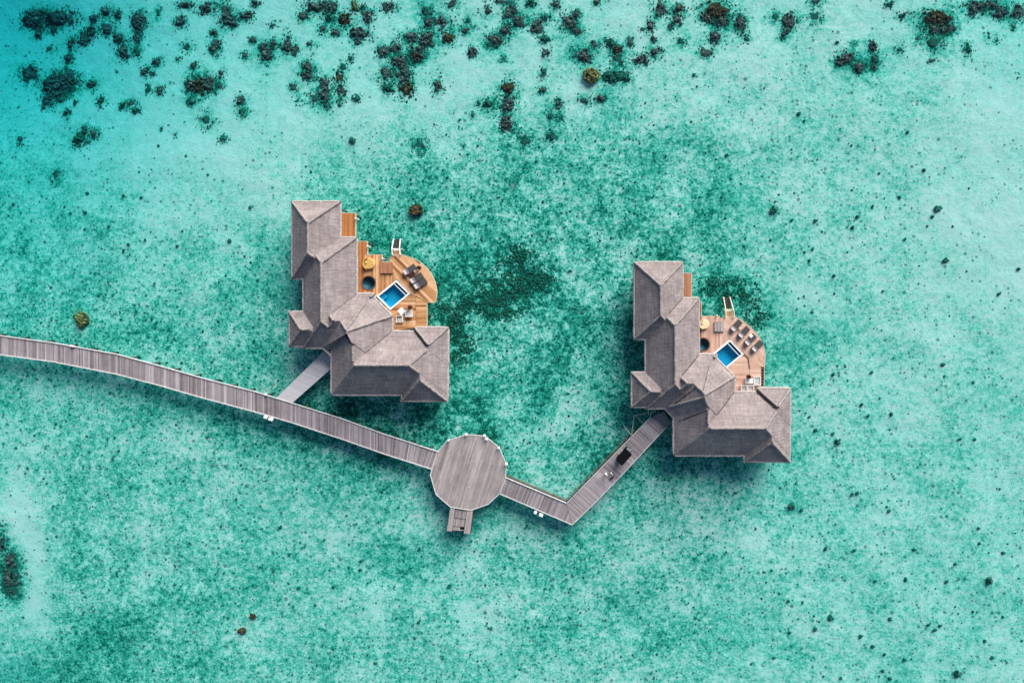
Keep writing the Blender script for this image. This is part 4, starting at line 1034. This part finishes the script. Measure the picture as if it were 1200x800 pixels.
def round_bed(px, py, rad, mat, label):
    p = P(px, py, 2.0); r = empty('round_daybed', (p.x, p.y, 1.61)); tag(r, label, 'daybed', 'round wicker daybeds')
    mb = MB(); mb.lathe([(rad * 0.86, 0), (rad, 0.25), (rad, 0.42), (rad * 0.93, 0.47)], 28); mb.build('wicker_base', M[mat], r, smooth=False)
    mb = MB(); mb.lathe([(rad * 0.88, 0.47), (rad * 0.90, 0.55), (rad * 0.82, 0.62), (rad * 0.3, 0.63)], 28); mb.build('mattress', M[mat], r)
    mb = MB()
    for k in range(14):
        a, b = R(100 + k * 11), R(100 + (k + 1) * 11)
        mb.prism([(c * math.cos(t), c * math.sin(t)) for c, t in ((rad * 0.9, a), (rad * 1.0, a), (rad * 1.0, b), (rad * 0.9, b))], 0.44, 0.86)
    mb.build('back', M[mat], r)
    mb = MB(); mb.box(-rad * 0.45, rad * 0.15, 0.70, 0.42, 0.42, 0.14, R(40)); mb.build('pillow', M[mat if mat == 'wick' else 'pillow'], r, bevel=0.05)
round_bed(432.6, 309.0, 1.13, 'wick', 'round golden wicker daybed above the dark tub')
round_bed(825.2, 380.0, 1.0, 'wick_pale', 'round cream wicker daybed on the pinkish deck')

# ------------------------------------------------------------------ golf buggy
def buggy():
    rz = ang_dir((727, 543.5), (741, 528))
    p = P(732.0, 533.6, 3.2); r = empty('golf_buggy', (p.x, p.y, 1.606), rz); r.scale = (1.2, 1.2, 1.15); tag(r, 'black roofed golf buggy parked on the angled boardwalk', 'golf buggy')
    mb = MB(); mb.box(-0.05, 0, 0.42, 2.35, 1.12, 0.30); mb.box(-0.85, 0, 0.68, 0.75, 1.08, 0.26); mb.build('body', M['black'], r, bevel=0.06, segs=3)
    mb = MB(); mb.box(1.16, 0, 0.60, 0.42, 1.06, 0.42, ry=R(18)); mb.build('bonnet', M['black'], r, bevel=0.08, segs=3)
    mb = MB(); mb.box(-0.22, 0, 1.86, 2.40, 1.42, 0.10); mb.build('roof', M['black'], r, bevel=0.05, segs=3)
    mb = MB()
    for sx, sy, tx in ((0.92, 0.5, 0.62), (0.92, -0.5, 0.62), (-1.05, 0.5, -1.1), (-1.05, -0.5, -1.1)): mb.tube((sx, sy, 0.6), (tx, sy, 1.84), 0.025, 8)
    mb.build('roof_frame', M['black'], r)
    for x, nm in ((-0.10, 'seat'), (-0.92, 'seat')):
        mb = MB(); mb.box(x, 0, 0.80, 0.50, 1.04, 0.14); mb.box(x - 0.27, 0, 1.05, 0.10, 1.04, 0.42); mb.build(nm, M['cloth_dark'], r, bevel=0.03)
    mb = MB(); mb.face([(0.90, -0.5, 0.85), (0.90, 0.5, 0.85), (1.10, 0.5, 0.80), (1.10, -0.5, 0.80)]); mb.build('dashboard', M['black'], r)
    mb = MB(); mb.prism([(0.93, -0.44), (1.37, -0.40), (1.37, 0.40), (0.93, 0.44)], 0.84, 0.87); mb.build('windscreen', M['glass'], r)
    for sx in (-0.82, 0.86):
        for sy in (-0.52, 0.52):
            w_ = MB(); w_.tube((sx, sy - 0.09, 0.23), (sx, sy + 0.09, 0.23), 0.23, 18); wh = w_.build('wheel', M['rubber'], r)
            w_ = MB(); w_.tube((sx, sy - 0.095, 0.23), (sx, sy + 0.095, 0.23), 0.12, 14); w_.build('rim', M['steel'], wh)
    mb = MB(); n = 18
    for k in range(n):
        a, b = 2 * math.pi * k / n, 2 * math.pi * (k + 1) / n
        f_ = lambda t: (0.55 + 0.10 * math.cos(t), 0.26 + 0.17 * math.sin(t), 1.12 + 0.12 * math.cos(t)); mb.tube(f_(a), f_(b), 0.018, 6)
    mb.tube((0.55, 0.26, 1.12), (0.82, 0.26, 0.85), 0.02, 6); mb.build('steering_wheel', M['rubber'], r)
    for sy in (-0.36, 0.36):
        mb = MB(); mb.lathe([(0.07, -0.02), (0.07, 0.02), (0.03, 0.04)], 12); h = mb.build('headlight', M['white'], r); h.location = (1.40, sy, 0.55); h.rotation_euler = (0, R(90), 0)
buggy()

# ------------------------------------------------------------------ people
def skin_body(name, joints, edges, mat, parent, root=0, lvl=2):
    me = bpy.data.meshes.new(name); me.from_pydata([j[:3] for j in joints], edges, [])
    sk = me.skin_vertices
    o = bpy.data.objects.new(name, me); C.objects.link(o)
    o.modifiers.new('skin', 'SKIN')
    for i, j in enumerate(joints):
        d = me.skin_vertices[0].data[i]; d.radius = (j[3], j[4] if len(j) > 4 else j[3]); d.use_root = (i == root)
    s = o.modifiers.new('sub', 'SUBSURF'); s.levels = lvl; s.render_levels = lvl
    me.materials.append(mat)
    if parent: o.parent = parent
    return o
def person(px, py, rz, label, top, bottom, stride):
    p = P(px, py, 1.6); r = empty('person', (p.x, p.y, 1.61), rz); tag(r, label, 'person', 'people walking on the boardwalk')
    J, E = [], []
    def add(x, y, z, a, b=None, frm=None):
        J.append((x, y, z, a, b if b else a)); i = len(J) - 1
        if frm is not None: E.append((frm, i))
        return i
    # x forward, y left
    pel = add(0, 0, 0.95, 0.13, 0.16); wst = add(0, 0, 1.12, 0.10, 0.14, pel); che = add(0.01, 0, 1.34, 0.11, 0.17, wst); nec = add(0.0, 0, 1.49, 0.055, None, che)
    hd = add(0.02, 0, 1.58, 0.075, None, nec); top_ = add(0.02, 0, 1.68, 0.085, 0.08, hd); J.append((0.02, 0, 1.73, 0.05, 0.05)); E.append((top_, len(J) - 1))
    for s in (1, -1):
        sh = add(0, s * 0.19, 1.42, 0.055, None, che); sw = stride * s
        el = add(-0.10 * sw, s * 0.25, 1.15, 0.042, None, sh); wr = add(0.10 - 0.18 * sw, s * 0.25, 0.93, 0.028, None, el)
        pa = add(0.13 - 0.20 * sw, s * 0.25, 0.87, 0.030, 0.018, wr)
        for k, (dx, ln) in enumerate(((-0.024, 0.060), (-0.008, 0.075), (0.010, 0.080), (0.026, 0.070))):
            f1 = add(J[pa][0] + dx, s * 0.25, J[pa][2] - 0.045, 0.009, None, pa); add(J[pa][0] + dx + 0.008, s * 0.243, J[pa][2] - 0.045 - ln * 0.6, 0.008, None, f1)
        add(J[pa][0] + 0.035, s * 0.225, J[pa][2] - 0.03, 0.009, None, pa)
        hp = add(0, s * 0.09, 0.90, 0.085, None, pel); kn = add(0.06 + 0.16 * sw, s * 0.09, 0.50, 0.056, None, hp); an = add(-0.04 + 0.26 * sw, s * 0.09, 0.10 , 0.036, None, kn)
        add(0.12 + 0.26 * sw, s * 0.10, 0.035, 0.034, 0.04, an)
    skin_body('body', J, E, M['skin'], r)
    # clothes follow the body
    J2, E2 = [], []
    def add2(x, y, z, a, b=None, frm=None):
        J2.append((x, y, z, a, b if b else a)); i = len(J2) - 1
        if frm is not None: E2.append((frm, i))
        return i
    a = add2(0, 0, 0.88, 0.155, 0.20); b = add2(0, 0, 1.12, 0.125, 0.17, a); c = add2(0.01, 0, 1.36, 0.135, 0.19, b); add2(0.0, 0, 1.46, 0.075, 0.11, c)
    for s in (1, -1):
        sh = add2(0, s * 0.20, 1.42, 0.075, None, c); add2(-0.06 * stride * s, s * 0.245, 1.22, 0.062, None, sh)
    skin_body('shirt', J2, E2, M[top], r)
    J2, E2 = [], []
    a = add2(0, 0, 0.94, 0.14, 0.175)
    for s in (1, -1):
        sw = stride * s; hp = add2(0, s * 0.09, 0.86, 0.10, None, a); kn = add2(0.06 + 0.16 * sw, s * 0.09, 0.50, 0.075, None, hp); add2(-0.03 + 0.25 * sw, s * 0.09, 0.16, 0.06, None, kn)
    skin_body('trousers', J2, E2, M[bottom], r)
    mb = MB(); mb.lathe([(0.115, 1.60), (0.122, 1.68), (0.105, 1.755), (0.05, 1.80)], 16, -0.005, 0); h = mb.build('hair', M['hair'], r, smooth=True)
    mb = MB(); mb.lathe([(0.012, 0), (0.016, 0.01), (0.006, 0.02)], 8)
    for nm, x, y, z in (('eye', 0.108, 0.032, 1.625), ('eye', 0.108, -0.032, 1.625), ('nose', 0.112, 0, 1.595)):
        f_ = mb.build(nm, M['hair'] if nm == 'eye' else M['skin'], r); f_.location = (x, y, z); f_.rotation_euler = (0, R(90), 0)
    for s in (1, -1):
        mb2 = MB(); mb2.box(0.02, s * 0.088, 1.605, 0.035, 0.02, 0.06); mb2.build('ear', M['skin'], r, bevel=0.008)
    mb2 = MB(); mb2.box(0.104, 0, 1.555, 0.012, 0.045, 0.010); mb2.build('mouth', M['maroon'], r)
    return r
rz = ang_dir((710, 556), (730, 536))
person(709.8, 553.9, rz, 'person all in white walking ahead of the black buggy, the western one', 'cloth_white', 'cloth_white', 0.8)
pb = person(716.2, 552.8, rz, 'person in a white shirt and dark trousers with a dark bag on the boardwalk', 'cloth_white', 'cloth_dark', -0.8)
def luggage(px, py):
    p = P(px, py, 1.9); r = empty('travel_bag', (p.x, p.y, 1.606), R(30)); tag(r, 'dark travel bag standing on the boardwalk beside the two people', 'bag')
    mb = MB(); mb.box(0, 0, 0.30, 0.62, 0.36, 0.52); mb.build('body', M['cloth_dark'], r, bevel=0.07, segs=3)
    mb = MB(); mb.tube((-0.2, 0, 0.55), (-0.12, 0, 0.66), 0.02, 6); mb.tube((-0.12, 0, 0.66), (0.12, 0, 0.66), 0.02, 6); mb.tube((0.12, 0, 0.66), (0.2, 0, 0.55), 0.02, 6); mb.build('handle', M['black'], r)
luggage(717.6, 559.3)

# ------------------------------------------------------------------ light, sky, camera
AZ, EL = R(28), R(28)
sd = Vector((math.sin(AZ) * math.cos(EL), math.cos(AZ) * math.cos(EL), math.sin(EL)))
sun = bpy.data.lights.new('sun', 'SUN'); sun.energy = 5.0; sun.angle = R(42); sun.color = (1.0, 0.95, 0.88)
so = bpy.data.objects.new('sun', sun); C.objects.link(so); so.rotation_euler = sd.to_track_quat('Z', 'Y').to_euler(); so.location = (0, 0, 60)
wd = bpy.data.worlds.new('World'); S.world = wd; wd.use_nodes = True
nt = wd.node_tree; sky = nt.nodes.new('ShaderNodeTexSky'); sky.sky_type = 'NISHITA'; sky.sun_disc = False
sky.sun_elevation = EL; sky.sun_rotation = AZ; sky.dust_density = 0.8
bg = nt.nodes['Background']; bg.inputs['Strength'].default_value = 0.075; nt.links.new(sky.outputs[0], bg.inputs[0])
cam = bpy.data.cameras.new('camera'); cam.sensor_width = 36; cam.lens = 36 * F / 1200; cam.clip_end = 5000
cam.shift_x = (600 - NX) / 1200; cam.shift_y = -(400 - NY) / 1200
co = bpy.data.objects.new('camera', cam); C.objects.link(co); co.location = (0, 0, HC); S.camera = co
S.view_settings.view_transform = 'Standard'; S.view_settings.look = 'None'; S.view_settings.exposure = 0.56; S.view_settings.gamma = 1
S.cycles.max_bounces = 8; S.cycles.transparent_max_bounces = 16; S.cycles.volume_bounces = 0
S.cycles.use_denoising = False
